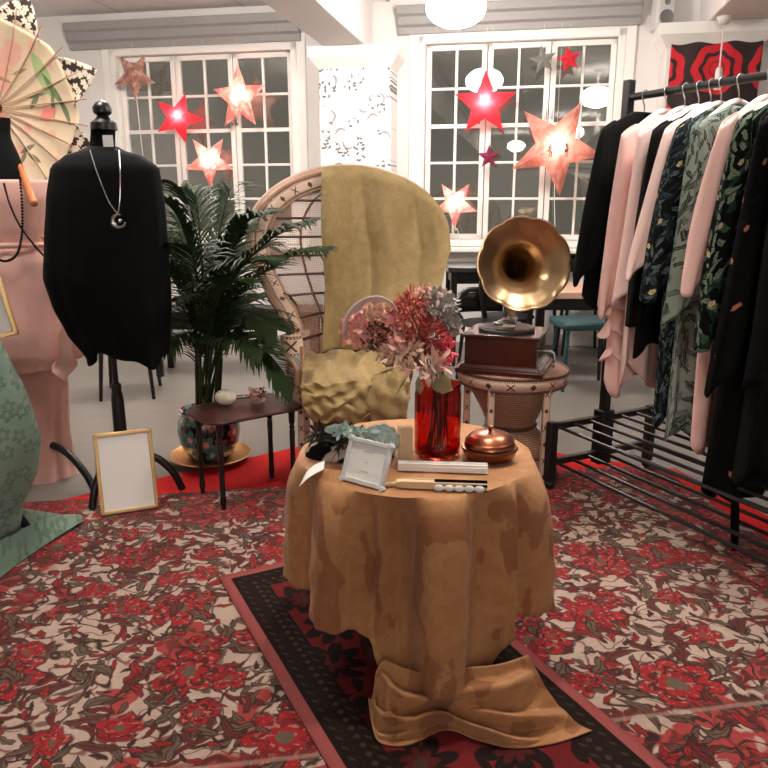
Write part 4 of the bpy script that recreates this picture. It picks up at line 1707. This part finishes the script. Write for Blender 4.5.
# framed notice leaning on the tripod
bl, br = F(101, 516, .014), F(159, 507, .014)
ax = br-bl
fw = ax.length
fs = thing('floor_sign', 'large white notice in a slim gold frame leaning on the dress form tripod', 'sign', (bl+br)/2, math.atan2(ax.y, ax.x))
fh, ft = .345, R(-12)
tm = Matrix.Rotation(ft, 4, 'X')
mb = MB()
for x, z, w_, h_ in ((-fw/2+.008, fh/2, .016, fh), (fw/2-.008, fh/2, .016, fh), (0, .008, fw, .016), (0, fh-.008, fw, .016)):
    mb.box(None, (w_, .018, h_), mat=tm @ Matrix.Translation((x, 0, z)))
mb.build('frame', 'gold', fs, bevel=.003)
mb = MB(); mb.box(None, (fw-.024, .006, fh-.024), mat=tm @ Matrix.Translation((0, 0, fh/2))); mb.build('sheet', 'paper', fs)

# pink dress on the next dress form
po2 = Vector((-1.70, 3.36, .001))
pm = thing('dress_form', 'black dress form at the left edge wearing the pink dress', 'mannequin', po2)
g1, g2 = F(94, 493)-po2, F(18, 515)-po2
tripod_stand(pm, 1.0, [(g1.x, g1.y, 0.008), (g2.x, g2.y, 0.008), (-.2, .3, 0)])
mb = MB()
mb.grid(silhouette([(-16, 10, 118), (-15, 10, 136), (-30, 20, 160), (-34, 26, 180), (-30, 22, 230), (-20, 20, 270)], po2.y, .6, po2), 40, 40, cu=True)
mb.build('bust', 'black_bust', pm)
mb = MB()
mb.grid(silhouette([(-36, 48, 180), (-38, 50, 196), (-34, 48, 226), (-26, 46, 243), (-34, 60, 262), (-40, 68, 300), (-44, 79, 335), (-44, 80, 352), (-40, 76, 362)], po2.y-.02, .55, po2, fold=.05, fq=8, hem=lambda th: .03*math.sin(2*th+1)), 120, 60, cu=True)
mb.grid(silhouette([(-34, 62, 330), (-38, 66, 380), (-42, 68, 430), (-46, 74, 470), (-50, 80, 490)], po2.y-.0, .6, po2, fold=.04, fq=9, ph=1, hem=lambda th: .012*math.sin(4*th)), 120, 40, cu=True)
dr = mb.build('pink_dress', 'pink_dress', loc=po2, solid=.004)
tag(dr, 'long tiered dusty pink dress at the left edge', 'dress')
mb = MB()                                  # ruffles down the right side
fr = [A(46, 236, po2.y-.16), A(60, 265, po2.y-.18), A(68, 310, po2.y-.2), A(66, 350, po2.y-.2), A(58, 372, po2.y-.19)]
FS = spline([p-po2 for p in fr], 10)
mb.grid(lambda a, b: pick(FS, a)+Vector((-.03+.075*b+.012*math.sin(a*26), -.012*math.sin(a*26+b*2)-.02*b, -.05*b*a)), 60, 5)
mb.build('side_ruffle', 'pink_dress', dr, solid=.003)
mb = MB(); mb.grid(lambda a, b: (lambda t: Vector((A(7, 241, po2.y-.02).x-po2.x+.197*math.cos(t), -.02+.118*math.sin(t), A(7, 244, po2.y).z-po2.z+.022*(b-.5))))(2*PI*a), 48, 2, cu=True)
mb.build('waistband', 'pink_dress', dr, solid=.008)
bn = thing('bead_necklace', 'long dark bead necklace hanging over the pink dress', 'necklace', po2)
mb = MB()
BN = spline([A(u, v, po2.y+d)-po2 for u, v, d in ((20, 178, -.14), (22, 205, -.15), (22, 232, -.15), (18, 252, -.16), (10, 260, -.165), (0, 260, -.165), (-12, 250, -.16), (-20, 220, -.15), (-22, 180, -.14))], 9)
for q in BN: mb.ball(q, .0062, 6)
BN2 = spline([A(u, v, po2.y+d)-po2 for u, v, d in ((4, 184, -.15), (10, 205, -.155), (20, 226, -.16), (34, 245, -.16), (46, 258, -.16))], 10)
for q in BN2: mb.ball(q, .0055, 6)
mb.build('beads', 'bead', bn)

# parasol propped behind the shoulder of the pink form
pc = A(-3, 108, 3.78)
tipw = A(34, 203, 3.12)
axd = (tipw-pc).normalized()
pr = thing('paper_parasol', 'cream painted parasol with black lace points, handle towards the viewer', 'parasol', pc)
prot = Vector((0, -1, 0)).rotation_difference(Vector((.10, -1, -.06)).normalized()).to_matrix().to_4x4()
PR = .415
mb = MB()
NS = 8


def canopy(a, b):
    th = 2*PI*a
    r = PR*b
    sg2 = 1-.05*abs(math.sin(NS*th/2+.4))*b
    return prot @ Vector((r*sg2*math.cos(th), -.10*b*b-.004*math.sin(24*th)*b, r*sg2*math.sin(th)))


mb.grid(canopy, 96, 20, cu=True)
mb.build('canopy', 'parasol', pr, solid=.002)
mb = MB()
for i in range(NS):
    a = 2*PI*(i+.40)/NS
    h = PI/NS
    pts = []

    def lace(u, v, a=a, h=h):
        th = a-h*.72+2*h*.72*u
        ap = 1-abs(2*u-1)
        r = PR*.93+(PR*.36*ap+.012)*v
        return prot @ Vector((r*math.cos(th), -.085-.02*v-.004, r*math.sin(th)))
    mb.grid(lace, 12, 4)
mb.build('lace_points', 'lace', pr, solid=.002)
for i in range(24):
    th = 2*PI*(i+.3)/24
    mb = MB()
    mb.tube([prot @ Vector((r*math.cos(th), -.10*(r/PR)**2-.010, r*math.sin(th))) for r in (.03, .15, .3, .45, .465)], .0028, 5)
    mb.build('rib', 'cane', pr)
mb = MB(); mb.lathe([(.02, 0), (.028, .01), (.024, .03), (.012, .05)], 16)
for v_ in mb.bm.verts: v_.co = prot @ Vector((v_.co.x, -v_.co.z, v_.co.y))
mb.build('hub', 'dark_wood', pr)
mb = MB()
L_ = (tipw-pc).length
mb.tube([axd*t for t in (0, .1, L_*.5, L_*.72, L_*.74, L_)], [.008, .008, .009, .010, .014, .016], 12)
mb.ball(axd*L_, .0165, 10)
mb.build('handle', 'bamboo', pr)

# green lace dress on a third form, mostly outside the frame
go = Vector((-1.66, 2.56, .014))
gm_ = thing('dress_form', 'dress form standing outside the left edge under the green lace dress', 'mannequin', go)
tripod_stand(gm_, 1.0, [(.24, .12, 0), (-.2, .2, 0), (-.05, -.25, 0)])
mb = MB(); mb.lathe([(.10, .85), (.13, .95), (.11, 1.08), (.15, 1.25), (.16, 1.36), (.06, 1.43), (.05, 1.52)], 32); mb.build('bust', 'black_bust', gm_)
mb = MB()
mb.grid(lambda a, b: (lambda th, z: Vector(((lerp([(0, .22), (.13, .25), (.3, .33), (.42, .36), (.55, .34), (.75, .27), (.95, .18), (1.08, .14), (1.3, .18), (1.38, .12)], z))*math.cos(th)*(1+.06*(1-z/1.4)*math.sin(8*th+z*2)), (lerp([(0, .28), (.3, .36), (.8, .25), (1.08, .12), (1.38, .09)], z))*math.sin(th)*(1+.06*(1-z/1.4)*math.sin(8*th+z*2)), z)))(2*PI*a, .05+1.33*b), 96, 50, cu=True)
# the train lying on the carpet
TRN = [F(-60, 500), F(0, 512), F(45, 516), F(82, 523)]
TRO = [F(-60, 640), F(-10, 592), F(30, 560), F(84, 527)]
t1_, t2_ = spline([q-go for q in TRN], 8), spline([q-go for q in TRO], 8)


def train(a, b):
    p = pick(t1_, a).lerp(pick(t2_, a), b)
    return Vector((p.x, p.y, .004+.05*math.sin(PI*b)*(1-a*.75)*(1+.5*math.sin(a*9))+.022*max(0, math.sin(b*9+a*5))*(1-.6*a)))


mb.grid(train, 60, 24)
tag(mb.build('green_dress', 'green_lace', loc=go, solid=.004), 'sage green lace dress at the left edge, train trailing over the carpet', 'dress')
# gold framed sheet hanging on the green dress
pA = A(-24, 262, 2.14); pB = A(18, 340, 2.14)
gf = thing('hanging_sign', 'gold framed notice tilted against the green dress at the left edge', 'sign', A(-14, 342, 2.14), R(16))
tm = Matrix.Rotation(R(-12), 4, 'Y') @ Matrix.Rotation(R(-8), 4, 'X')
mb = MB()
fw2, fh2 = .19, .245
for x, z, w_, h_ in ((-fw2/2+.007, fh2/2, .014, fh2), (fw2/2-.007, fh2/2, .014, fh2), (0, .007, fw2, .014), (0, fh2-.007, fw2, .014)):
    mb.box(None, (w_, .016, h_), mat=tm @ Matrix.Translation((x, 0, z)))
mb.build('frame', 'gold', gf, bevel=.003)
mb = MB(); mb.box(None, (fw2-.02, .006, fh2-.02), mat=tm @ Matrix.Translation((0, 0, fh2/2))); mb.build('sheet', 'paper', gf)
mb = MB()
e = gf.rotation_euler.to_matrix().inverted() @ (Vector((-1.60, 2.45, 1.42))-gf.location)
for sx in (-1, 1):
    q = tm @ Vector((sx*fw2*.4, .006, fh2-.006))
    mb.tube([q, q.lerp(e, .5), e], .003, 6)
mb.build('ribbon', 'gold', gf)

# ------------------------------------------------------------------ clothes rack
RO = F(599, 480)                          # foot of the far post
RO = Vector((RO.x, RO.y, 0.012))
HB = 1.705                                # height of the bar
rk = thing('clothes_rack', 'long black metal clothes rack with slatted base at the right', 'clothes rack', RO, RA-PI/2+0)
# local x runs along the bar towards the camera, local y across the rack away from the viewer's left
LEN = 1.55
HWD = .305
mb = MB(); mb.tube([(-.02, 0, HB), (LEN+.02, 0, HB)], .0155, 12); mb.build('hanging_bar', 'black_metal', rk)
for x in (0, LEN):
    mb = MB(); mb.box((x, 0, (HB+.11)/2+.03), (.038, .038, HB-.03)).box((x, 0, .21), (.06, .075, .26)); mb.build('post', 'black_metal', rk, bevel=.004)
    mb = MB()
    mb.box((x, 0, .30), (.032, 2*HWD, .028)).box((x, 0, .13), (.032, 2*HWD, .028))
    for y in (-HWD, HWD): mb.box((x, y, .18), (.04, .04, .28))
    mb.build('end_frame', 'black_metal', rk, bevel=.003)
    for y in (-HWD, HWD):
        mb = MB(); mb.ball((x, y, .024), .025, 12, (1, 1, .9)); mb.build('foot', 'black_metal', rk)
for z in (.30, .13):
    for i in range(7):
        y = -HWD+.02+(2*HWD-.04)*i/6
        mb = MB(); mb.tube([(0, y, z), (LEN, y, z)], .0078, 8); mb.build('shelf_rail', 'black_metal', rk)


# hangers and garments: local x = across the rack (negative towards the viewer), y along the bar
def rack_pt(t): return RO+rd*t


GROT = RA                                  # local x -> rp


def hanger_mesh(seed=0):
    hb = MB()
    up_ = []
    for s in (-1, 1):
        P = spline([(0, 0, -.072), (s*.05, 0, -.086), (s*.11, 0, -.122), (s*.16, 0, -.156), (s*.195, 0, -.184)], 6)
        for (p, q) in zip(P, P[1:]): pass
        hb.tube(P, [.012+.001*i/len(P) for i in range(len(P))], 8)
    return hb


proto_body = None
HG = 'white wooden hangers on the rack'


def hanger(t, label, tilt=0.0):
    global proto_body
    p = rack_pt(t)+Vector((0, 0, HB))
    h = thing('clothes_hanger', label, 'hanger', p, GROT+tilt, HG)
    if proto_body is None:
        b = hanger_mesh().build('shoulder_bar', 'hanger', h)
        mb = MB()
        mb.tube(spline([(.016, 0, .003), (.014, 0, .012), (.0, 0, .0195), (-.0165, 0, .010), (-.017, 0, -.008), (-.004, 0, -.035), (0, 0, -.05), (0, 0, -.072)], 6), .0026, 8)
        k = mb.build('hook', 'steel', h)
        proto_body = (b, k)
    else:
        for q in proto_body:
            c = q.copy()
            COL.objects.link(c)
            c.parent = h
    return h


def garment(name, cat, t, mat, label, hem=.95, sl=.75, so=.27, sw=.13, hw=.24, th=.03, ragged=.03, fold=.012, group='garments hanging on the rack', sleeve=True, seed=0, smat=None, trim=None, hem_l=None, neck=.055, flare=0.0, dz=0.0):
    """kimono-like garment: body, two hanging sleeves, collar band. lengths are below the bar"""
    p = rack_pt(t)+Vector((0, 0, HB+dz))
    g = thing(name, label, cat, p, GROT, group)
    fr_ = random.Random(seed+int(t*1000))
    ph = fr_.uniform(0, 6)

    def body(a, b):
        thq = 2*PI*a
        cx = math.copysign(abs(math.cos(thq))**.6, math.cos(thq))
        sy = math.copysign(abs(math.sin(thq))**.8, math.sin(thq))
        z0 = .092
        if b < .12:
            k = b/.12
            w = neck+(.215-neck)*k
            z = z0+.078*k**1.15+.010*(1-k)*0
            tt = .014+.010*k
        else:
            k = (b-.12)/.88
            w = .215+(hw-.215)*k
            z = z0+.078+(hem-.17)*k
            tt = .022+(th-.022)*min(1, k*2)
        q = max(0, (b-.12)/.88)
        f = fold*q*(math.sin(7*cx*2+ph+q)+.6*math.sin(11*cx+ph*2-q*2))
        zz = z
        if b >= .12:
            zz += q*q*ragged*math.sin(3*thq+ph)+q*q*(hem_l or 0)*cx
        fl = flare*q*q
        return Vector((w*cx*(1+fl), (tt+abs(fl)*.02)*sy+f-.0*q, -zz))
    mb = MB()
    mb.grid(body, 72, 44, cu=True, uvf=lambda a, b: (a*1.05, b*hem))
    mb.build('body', mat, g, solid=.003)
    if sleeve:
        for s in (-1, 1):
            def slv(a, b, s=s):
                thq = 2*PI*a
                k = b
                xin = .155-.02*k
                xout = .222+(so-.222)*k**.8
                c, w = (xin+xout)/2, (xout-xin)/2
                w = w+(sw*.0)
                top = .128+.045*(math.cos(thq)*.5+.5)
                z = top+(sl-.15)*k+k*.05*math.cos(thq)+k*k*.02*math.sin(2*thq+ph)
                tt = .016+.02*math.sin(PI*min(1, k*.75))
                f = .014*k*math.sin(4*math.cos(thq)+ph+3*k)+.008*k*math.sin(9*math.cos(thq)+ph*2-2*k)
                return Vector((s*(c+w*math.cos(thq)), tt*math.sin(thq)+f-.012*k, -z))
            mb = MB()
            mb.grid(slv, 40, 34, cu=True, uvf=lambda a, b, s=s: (a*.36+s*.7, b*sl))
            mb.build('sleeve', smat or mat, g, solid=.003)
    if trim:
        mb = MB()
        for s in (-1, 1):
            mb.tube(spline([(s*neck*.9, .0, -.088), (s*.04, -.024, -.16), (s*.018, -.036, -.40), (s*.015, -.038, -hem*.75)], 8), .011, 8)
        mb.build('collar_band', trim, g)
    return g


hanger(.095, 'hanger at the far end of the rack, holding the first black robe')
garment('robe', 'robe', .095, 'black_cloth', dz=.024, label='plain black robe at the far left end of the rack', hem=.86, sl=.70, so=.33, hw=.26, seed=1)
hanger(.21, 'hanger holding the pale pink ruffled robe, second along the rack')
pg = garment('ruffled_robe', 'robe', .21, 'pink_satin', 'pale pink robe with ruffled layered hem, second on the rack from its far end', hem=1.06, sl=.80, so=.285, hw=.21, ragged=.05, fold=.02, seed=2, hem_l=-.14)
mb = MB()
for k, (z0, ww) in enumerate(((.80, .205), (.90, .20), (1.0, .18))):
    def ruf(a, b, z0=z0, ww=ww):
        thq = 2*PI*a
        cx, sy = math.cos(thq), math.sin(thq)
        return Vector(((ww+.03*b)*cx-.02, (.04+.035*b)*sy+.02*b*math.sin(9*thq), -z0-.15*b-.10*cx*b+.025*b*math.sin(5*thq+z0*9)))
    mb.grid(ruf, 80, 8, cu=True)
mb.build('ruffles', 'pink_satin', pg, solid=.003)
hanger(.30, 'hanger holding the blush satin robe')
garment('robe', 'robe', .30, 'blush', 'very pale blush satin robe, third on the rack beside the black jacket', hem=1.12, sl=.74, so=.29, hw=.21, ragged=.06, seed=3)
hanger(.365, 'hanger holding the plain black jacket between two pale robes')
garment('jacket', 'jacket', .365, 'black_cloth', 'plain black jacket squeezed between pale robes, fourth on the rack', hem=1.0, sl=.84, so=.30, hw=.23, seed=4)
hanger(.42, 'hanger holding the white edged thin robe')
garment('robe', 'robe', .425, 'blush', 'thin white robe edged against the dark floral print, fifth on the rack', hem=.70, sl=.62, so=.36, hw=.2, th=.018, seed=5)
hanger(.465, 'hanger holding the dark blue floral kimono')
garment('kimono', 'kimono', .475, 'navy_print', 'blue-black floral kimono with cream blossoms, sixth on the rack', hem=1.24, sl=.72, so=.35, hw=.20, ragged=.05, seed=6)
hanger(.54, 'hanger holding the sage green botanical kimono, broad white top visible')
garment('kimono', 'kimono', .545, 'sage_print', 'sage green kimono printed with dark leaves, middle of the rack', hem=1.30, sl=.80, so=.28, hw=.19, ragged=.04, seed=7)
hanger(.66, 'hanger holding the long pink robe')
garment('robe', 'robe', .665, 'pink_satin', 'long pink robe with straight sleeve, between the sage and dark green prints', hem=1.31, sl=.66, so=.355, hw=.20, ragged=.03, fold=.018, seed=8)
hanger(.72, 'hanger holding the dark green floral kimono')
garment('kimono', 'kimono', .725, 'green_print', 'black kimono with large green leaves and cream blossoms, near the right edge', hem=1.02, sl=.86, so=.34, hw=.22, seed=9)
hanger(.80, 'hanger holding the long black robe at the right edge')
nr = garment('long_robe', 'robe', .81, 'night_print', 'long black robe with sparse small blossoms at the right edge', hem=1.44, sl=.98, so=.33, hw=.27, th=.05, seed=10)
mb = MB()
gi2 = Matrix.Rotation(-GROT, 4, 'Z')
sa0 = gi2 @ (A(737, 400, 2.50)-rack_pt(.81)-Vector((0, 0, HB)))
sa1 = gi2 @ (A(735, 550, 2.50)-rack_pt(.81)-Vector((0, 0, HB)))
SB = spline([sa0, sa0.lerp(sa1, .3)+Vector((.004, 0, 0)), sa0.lerp(sa1, .6)-Vector((.004, 0, 0)), sa1], 8)
mb.grid(lambda a, b: pick(SB, a)+Vector((.018*(2*b-1)*(1-.2*a), .006*math.sin(a*9+b*4), 0)), 40, 4, uvf=lambda a, b: (b*.04, a*.4))
mb.build('sash', 'night_print', nr, solid=.005)
hanger(.90, 'nearest hanger, at the right edge of the picture')
garment('robe', 'robe', .91, 'black_velvet', 'plain black velvet robe, nearest on the rack', hem=1.34, sl=.95, so=.30, hw=.26, th=.05, seed=11)

# ------------------------------------------------------------------ paper stars in the windows
ins_ = [0]


def star(u, v, Rpx, rot, mat, label, power=0.0, yaw=0.0, depth=.22, cable=None, dd=.16, col=(1, .78, .66)):
    d = WD-dd
    s, z = W(u, v, d)
    p = wallpt(s, z, d)
    Rm = Rpx*(p.y*CP-(p.z-CH)*SP)/FPX
    t = thing('paper_star', label, 'paper star', p, RW+yaw, 'paper stars hung in the windows')
    mb = MB()
    pts = []
    for k in range(10):
        a = R(90+rot+36*k)
        r = Rm if k % 2 == 0 else Rm*.43
        pts.append((r*math.cos(a), r*math.sin(a)))
    fr_, bk = mb.bm.verts.new((0, -Rm*depth, 0)), mb.bm.verts.new((0, Rm*depth, 0))
    vs = [mb.bm.verts.new((x, 0, zz)) for x, zz in pts]
    for k in range(10):
        mb.quad([fr_, vs[k], vs[(k+1) % 10]])
        mb.quad([bk, vs[(k+1) % 10], vs[k]])
    sh_ = mb.build('star_shell', mat, t, smooth=False)
    mb = MB()
    zt = ZT+.02-z
    mb.tube([(0, 0, max(q[1] for q in pts)*.4), (0, 0, zt)], .0012, 5)
    mb.build('thread', 'cable', t)
    if cable:
        mb = MB()
        zb = ZB+.01-z if cable is True else cable
        mb.tube(spline([(0, 0, -Rm*.4), (.01, .0, -Rm*1.05), (.02, .03, zb*.6), (.05, .06, zb)], 8), .004, 6)
        mb.build('cable', 'cable', t)
    if power:
        mb = MB(); mb.ball((0, 0, 0), min(.022, Rm*.10), 8); b_ = mb.build('bulb', 'bulb', t)
        l = bpy.data.lights.new('star_bulb', 'POINT')
        l.energy = power
        l.shadow_soft_size = .015
        l.color = col
        lo = bpy.data.objects.new('star_bulb', l)
        COL.objects.link(lo)
        lo.parent = t
        lo.location = (0, -Rm*.06, Rm*.08)
    return t


star(134, 76, 24, 180, 'star_dull', 'dull brown and pink forest star at the top of the left window', 0, 0, cable=True)
star(178, 118, 25, 195, 'star_red', 'glowing red star in the left window above its lower star', 3.5, .3, cable=None)
star(239, 98, 33, 0, 'star_pink', 'large pale pink printed star at the right of the left window', 1.5, -.25)
star(209, 161, 26, 180, 'star_pink', 'glowing pink star hung low in the left window, behind the palm tips', 2.4, .15, cable=True)
star(485, 104, 32, 0, 'star_red', 'large glowing red star at the upper left of the right window', 4.5, .0)
star(543, 60, 14, 10, 'star_grey', 'small unlit grey star at the top of the right window')
star(569, 59, 13, 12, 'star_red', 'small unlit red star beside the small grey star')
star(489, 157, 12, 0, 'star_rose', 'small dark rose star under the large red star')
star(556, 147, 48, 188, 'star_scene', 'largest star, pink landscape print with two tiny figures, beside the rack', 3.2, .1, cable=True, dd=.22)
star(455, 204, 24, 180, 'star_pink', 'glowing pink star at the bottom of the right window by the chair', 2.2, -.1, cable=True)
# two tiny printed figures on the largest star
big = [o for o in COL.objects if o.get('label', '').startswith('largest star')][0]
bs = [o for o in big.children if o.name.startswith('star_shell')][0]
FIG = plain('dark print', (96, 52, 52), .8)
for du, hgt in ((-6, .075), (9, .09)):
    mb = MB()
    x = du*6.3/FPX
    z0 = -.045
    y = -.062
    mb.box((x-.008, y-.001, z0-.02), (.008, .004, .04)).box((x+.008, y-.001, z0-.02), (.008, .004, .04)).box((x, y-.001, z0+.025), (.03, .004, .05)).ball((x, y-.001, z0+.06), .010, 8, (1, .3, 1))
    mb.build('printed_figure', FIG, bs)

# ------------------------------------------------------------------ wall speaker, print on the second column, pendant
s, z = W(663, 13, WD-.09)
sp = thing('wall_speaker', 'small white loudspeaker high on the wall right of the window', 'speaker', wallpt(s, z, WD-.09), RW+.25)
mb = MB(); mb.box((0, 0, 0), (.15, .14, .26)); mb.build('cabinet', 'speaker', sp, bevel=.02)
mb = MB(); mb.lathe([(.004, .012), (.02, .010), (.045, .016), (.053, .02), (.056, .012), (.056, 0)], 28)
for v_ in mb.bm.verts: v_.co = Vector((v_.co.x, -.068-v_.co.z, v_.co.y-.045))
mb.build('woofer', 'cone', sp)
mb = MB(); mb.lathe([(.003, .010), (.014, .006), (.020, .012), (.022, 0)], 20)
for v_ in mb.bm.verts: v_.co = Vector((v_.co.x, -.068-v_.co.z, v_.co.y+.065))
mb.build('tweeter', 'cone', sp)
mb = MB(); mb.box((0, .09, 0), (.04, .06, .05)); mb.build('bracket', 'speaker', sp)

d2 = WD-.30-.018
sa_, z1 = W(672, 40, d2); sb_, z2 = W(756, 106, d2)
mb = MB(); mb.grid(lambda a, b: Vector((((sb_-sa_))*(a-.5), .006*math.sin(a*16), -1.0*b)), 40, 10)
tag(wall_obj(mb, 'printed_hanging', 'retro', s=(sa_+sb_)/2, z=z1, d=d2, solid=.003), 'red and charcoal rosette fabric hanging on the right column', 'wall hanging')

cup = A(723, 34, 5.95)
pd = thing('pendant_lamp', 'white bare pendant lamp holder on a cord above the rack', 'pendant lamp', Vector((cup.x, cup.y, beam2_z+.002)))
mb = MB(); mb.lathe([(.058, 0), (.055, -.02), (.035, -.045), (.012, -.055)], 24); mb.build('ceiling_cup', 'cable', pd)
mb = MB(); mb.tube([(0, 0, -.05), (.0, 0, -.36)], .006, 8); mb.build('cord', 'cable', pd)
mb = MB(); mb.lathe([(.012, -.35), (.022, -.36), (.026, -.40), (.028, -.50), (.024, -.51)], 20); mb.build('lamp_holder', 'cable', pd)

# ------------------------------------------------------------------ furniture by the windows
def dining_table(label, x0, x1, y0, y1, h, top, legm, name='dining_table', rz=0.0, thick=.04):
    t = thing(name, label, 'table', ((x0+x1)/2, (y0+y1)/2, 0), rz)
    w, d = x1-x0, y1-y0
    mb = MB(); mb.box((0, 0, h-thick/2), (w, d, thick)); mb.build('tabletop', top, t, bevel=.005)
    mb = MB(); mb.box((0, 0, h-thick-.045), (w-.08, d-.08, .09)); mb.build('apron', legm, t)
    for sx in (-1, 1):
        for sy in (-1, 1):
            mb = MB(); mb.box((sx*(w/2-.05), sy*(d/2-.05), (h-thick)/2), (.05, .05, h-thick)); mb.build('leg', legm, t, bevel=.004)
    return t


def bent_chair(label, x, y, rz, seat='black_wood', fr='black_wood', h=.46, bh=.82):
    t = thing('cafe_chair', label, 'chair', (x, y, 0), rz, 'cafe chairs by the windows')
    mb = MB(); mb.lathe([(.02, h-.02), (.19, h-.02), (.2, h-.01), (.195, h), (.02, h)], 32); mb.build('seat', seat, t)
    for sx in (-1, 1):
        mb = MB(); mb.tube([(sx*.14, -.14, h-.02), (sx*.17, -.18, 0)], [.016, .012], 8); mb.build('leg', fr, t)
        mb = MB(); mb.tube([(sx*.14, .14, h-.02), (sx*.17, .19, 0)], [.016, .012], 8); mb.build('leg', fr, t)
    mb = MB()
    mb.tube(spline([(-.16, .14, h), (-.19, .19, bh-.12), (-.12, .22, bh-.01), (0, .23, bh), (.12, .22, bh-.01), (.19, .19, bh-.12), (.16, .14, h)], 6), .014, 8)
    mb.grid(lambda a, b: Vector(((-.17+.34*a), .21+.02*math.sin(PI*a), bh-.16+.14*b)), 12, 3)
    mb.build('backrest', fr, t, solid=.012)
    return t


M['table_shine'] = plain('dark polished table top', (40, 40, 38), .12, .1, 8)
dining_table('dark shiny table under the right window, beside the chair back', .50, 1.30, 5.72, 6.28, .79, 'table_shine', 'black_wood')
dining_table('pale wood edged table behind the rack by the window', 1.12, 2.5, 5.42, 6.1, .635, 'pale_wood', 'black_wood', thick=.05)
bent_chair('black cafe chair between the gramophone horn and the dark window table', .93, 5.45, R(168))
bent_chair('round backed black cafe chair left of the gramophone horn', .74, 5.15, R(8), bh=.66)
bent_chair('black cafe chair pushed against the pale wood table', 1.72, 6.32, R(-6), bh=.84)
bent_chair('black cafe chair behind the pale wood table end', 1.28, 6.30, R(14), bh=.84)


def stool(label, x, y, rz):
    t = thing('teal_stool', label, 'stool', (x, y, 0), rz)
    h = .49
    mb = MB(); mb.box((0, 0, h-.03), (.42, .34, .06)); mb.build('seat', 'teal', t, bevel=.02)
    for sx in (-1, 1):
        for sy in (-1, 1):
            mb = MB(); mb.tube([(sx*.16, sy*.12, h-.05), (sx*.19, sy*.15, 0)], .013, 8); mb.build('leg', 'teal' if sx < 0 else 'black_metal', t)
    return t


stool('teal seated stool in front of the pale wood table', 1.42, 5.1, .1)
dining_table('low dark bench behind the palm under the left window', -1.75, -.48, 5.35, 5.75, .50, 'black_wood', 'black_wood', name='low_bench', thick=.05)
bent_chair('black cafe chair behind the black dress form', -1.75, 4.9, R(190), bh=.80)

# ------------------------------------------------------------------ lamps
LG = 'opal ceiling lamps'


def ceiling_lamp(x, y, label, r=.19, drop=.36, power=60, warm=(1, .9, .78)):
    t = thing('ceiling_lamp', label, 'ceiling lamp', (x, y, CEIL-.001), 0, LG)
    mb = MB(); mb.lathe([(.07, 0), (.07, -.03), (.03, -.045), (.018, -.06), (.018, -drop+r*.55+.02), (.05, -drop+r*.55)], 24); mb.build('ceiling_mount', 'white_trim', t)
    mb = MB()
    mb.grid(lambda a, b: Vector((r*math.sin(PI*(.02+.96*b))*math.cos(2*PI*a), r*math.sin(PI*(.02+.96*b))*math.sin(2*PI*a), -drop-r*.62*math.cos(PI*(.02+.96*b)))), 28, 16, cu=True)
    mb.build('opal_shade', 'lamp_near' if power > 60 else 'lamp', t)
    return t


gl = A(456, 4, 5.3)
ceiling_lamp(gl.x, gl.y, 'bright opal ceiling lamp at the top of the picture, before the right window', .20, CEIL-gl.z+.02, 130)
for i, (x, y, pw) in enumerate(((-1.5, 4.7, 61), (-1.3, 2.9, 60), (1.35, 2.7, 60), (.3, -2.6, 60), (-1.6, -6.0, 60), (1.2, -5.6, 60))):  # the first lamp is added to brighten the left ceiling and window
    if pw: ceiling_lamp(x, y, 'unseen opal ceiling lamp hanging outside the picture', .22, .34, pw)


def spot(name, p, target, energy, size, blend=.4, col=(1, .93, .84)):
    t = thing(name, 'small white spotlight added unseen above the picture to brighten the scene', 'spotlight', p, 0, 'added spotlights')
    d = (Vector(target)-Vector(p)).normalized()
    mb = MB()
    mb.tube([(0, 0, CEIL-p[2]), (0, 0, 0)], .012, 8)
    mb.tube([-d*.06, d*.05], [.035, .045], 16)
    mb.build('spot_body', 'white_trim', t)
    l = bpy.data.lights.new(name, 'SPOT')
    l.energy = energy
    l.spot_size = size
    l.spot_blend = blend
    l.shadow_soft_size = .04
    l.color = col
    lo = bpy.data.objects.new(name+'_light', l)
    COL.objects.link(lo)
    lo.parent = t
    lo.location = d*.07
    lo.rotation_euler = d.to_track_quat('-Z', 'Y').to_euler()
    return t


colc = wallpt((ca+cb)/2, 1.9, WD-.3)
spot('added_spotlight', (.25, 4.4, 2.82), colc, 8, R(50), .8)  # added out of view to brighten the first column
spot('added_spotlight', (.2, 1.85, 2.9), (.1, 2.0, .6), 80, R(80), .9, (1, .88, .74))  # added overhead so the cloth is lit from above and its folds darken

# ------------------------------------------------------------------ world, colour management
w = bpy.data.worlds.new('night')
sc.world = w
w.use_nodes = True
bg = w.node_tree.nodes['Background']
bg.inputs[0].default_value = (.115, .108, .092, 1)
bg.inputs[1].default_value = 1
vs_ = sc.view_settings
vs_.view_transform = 'Standard'
vs_.look = 'None'
vs_.gamma = 1
vs_.use_curve_mapping = False
vs_.exposure = 0.58
sc.cycles.use_denoising = True
sc.cycles.max_bounces = 10
sc.cycles.transparent_max_bounces = 16
sc.cycles.sample_clamp_indirect = 6
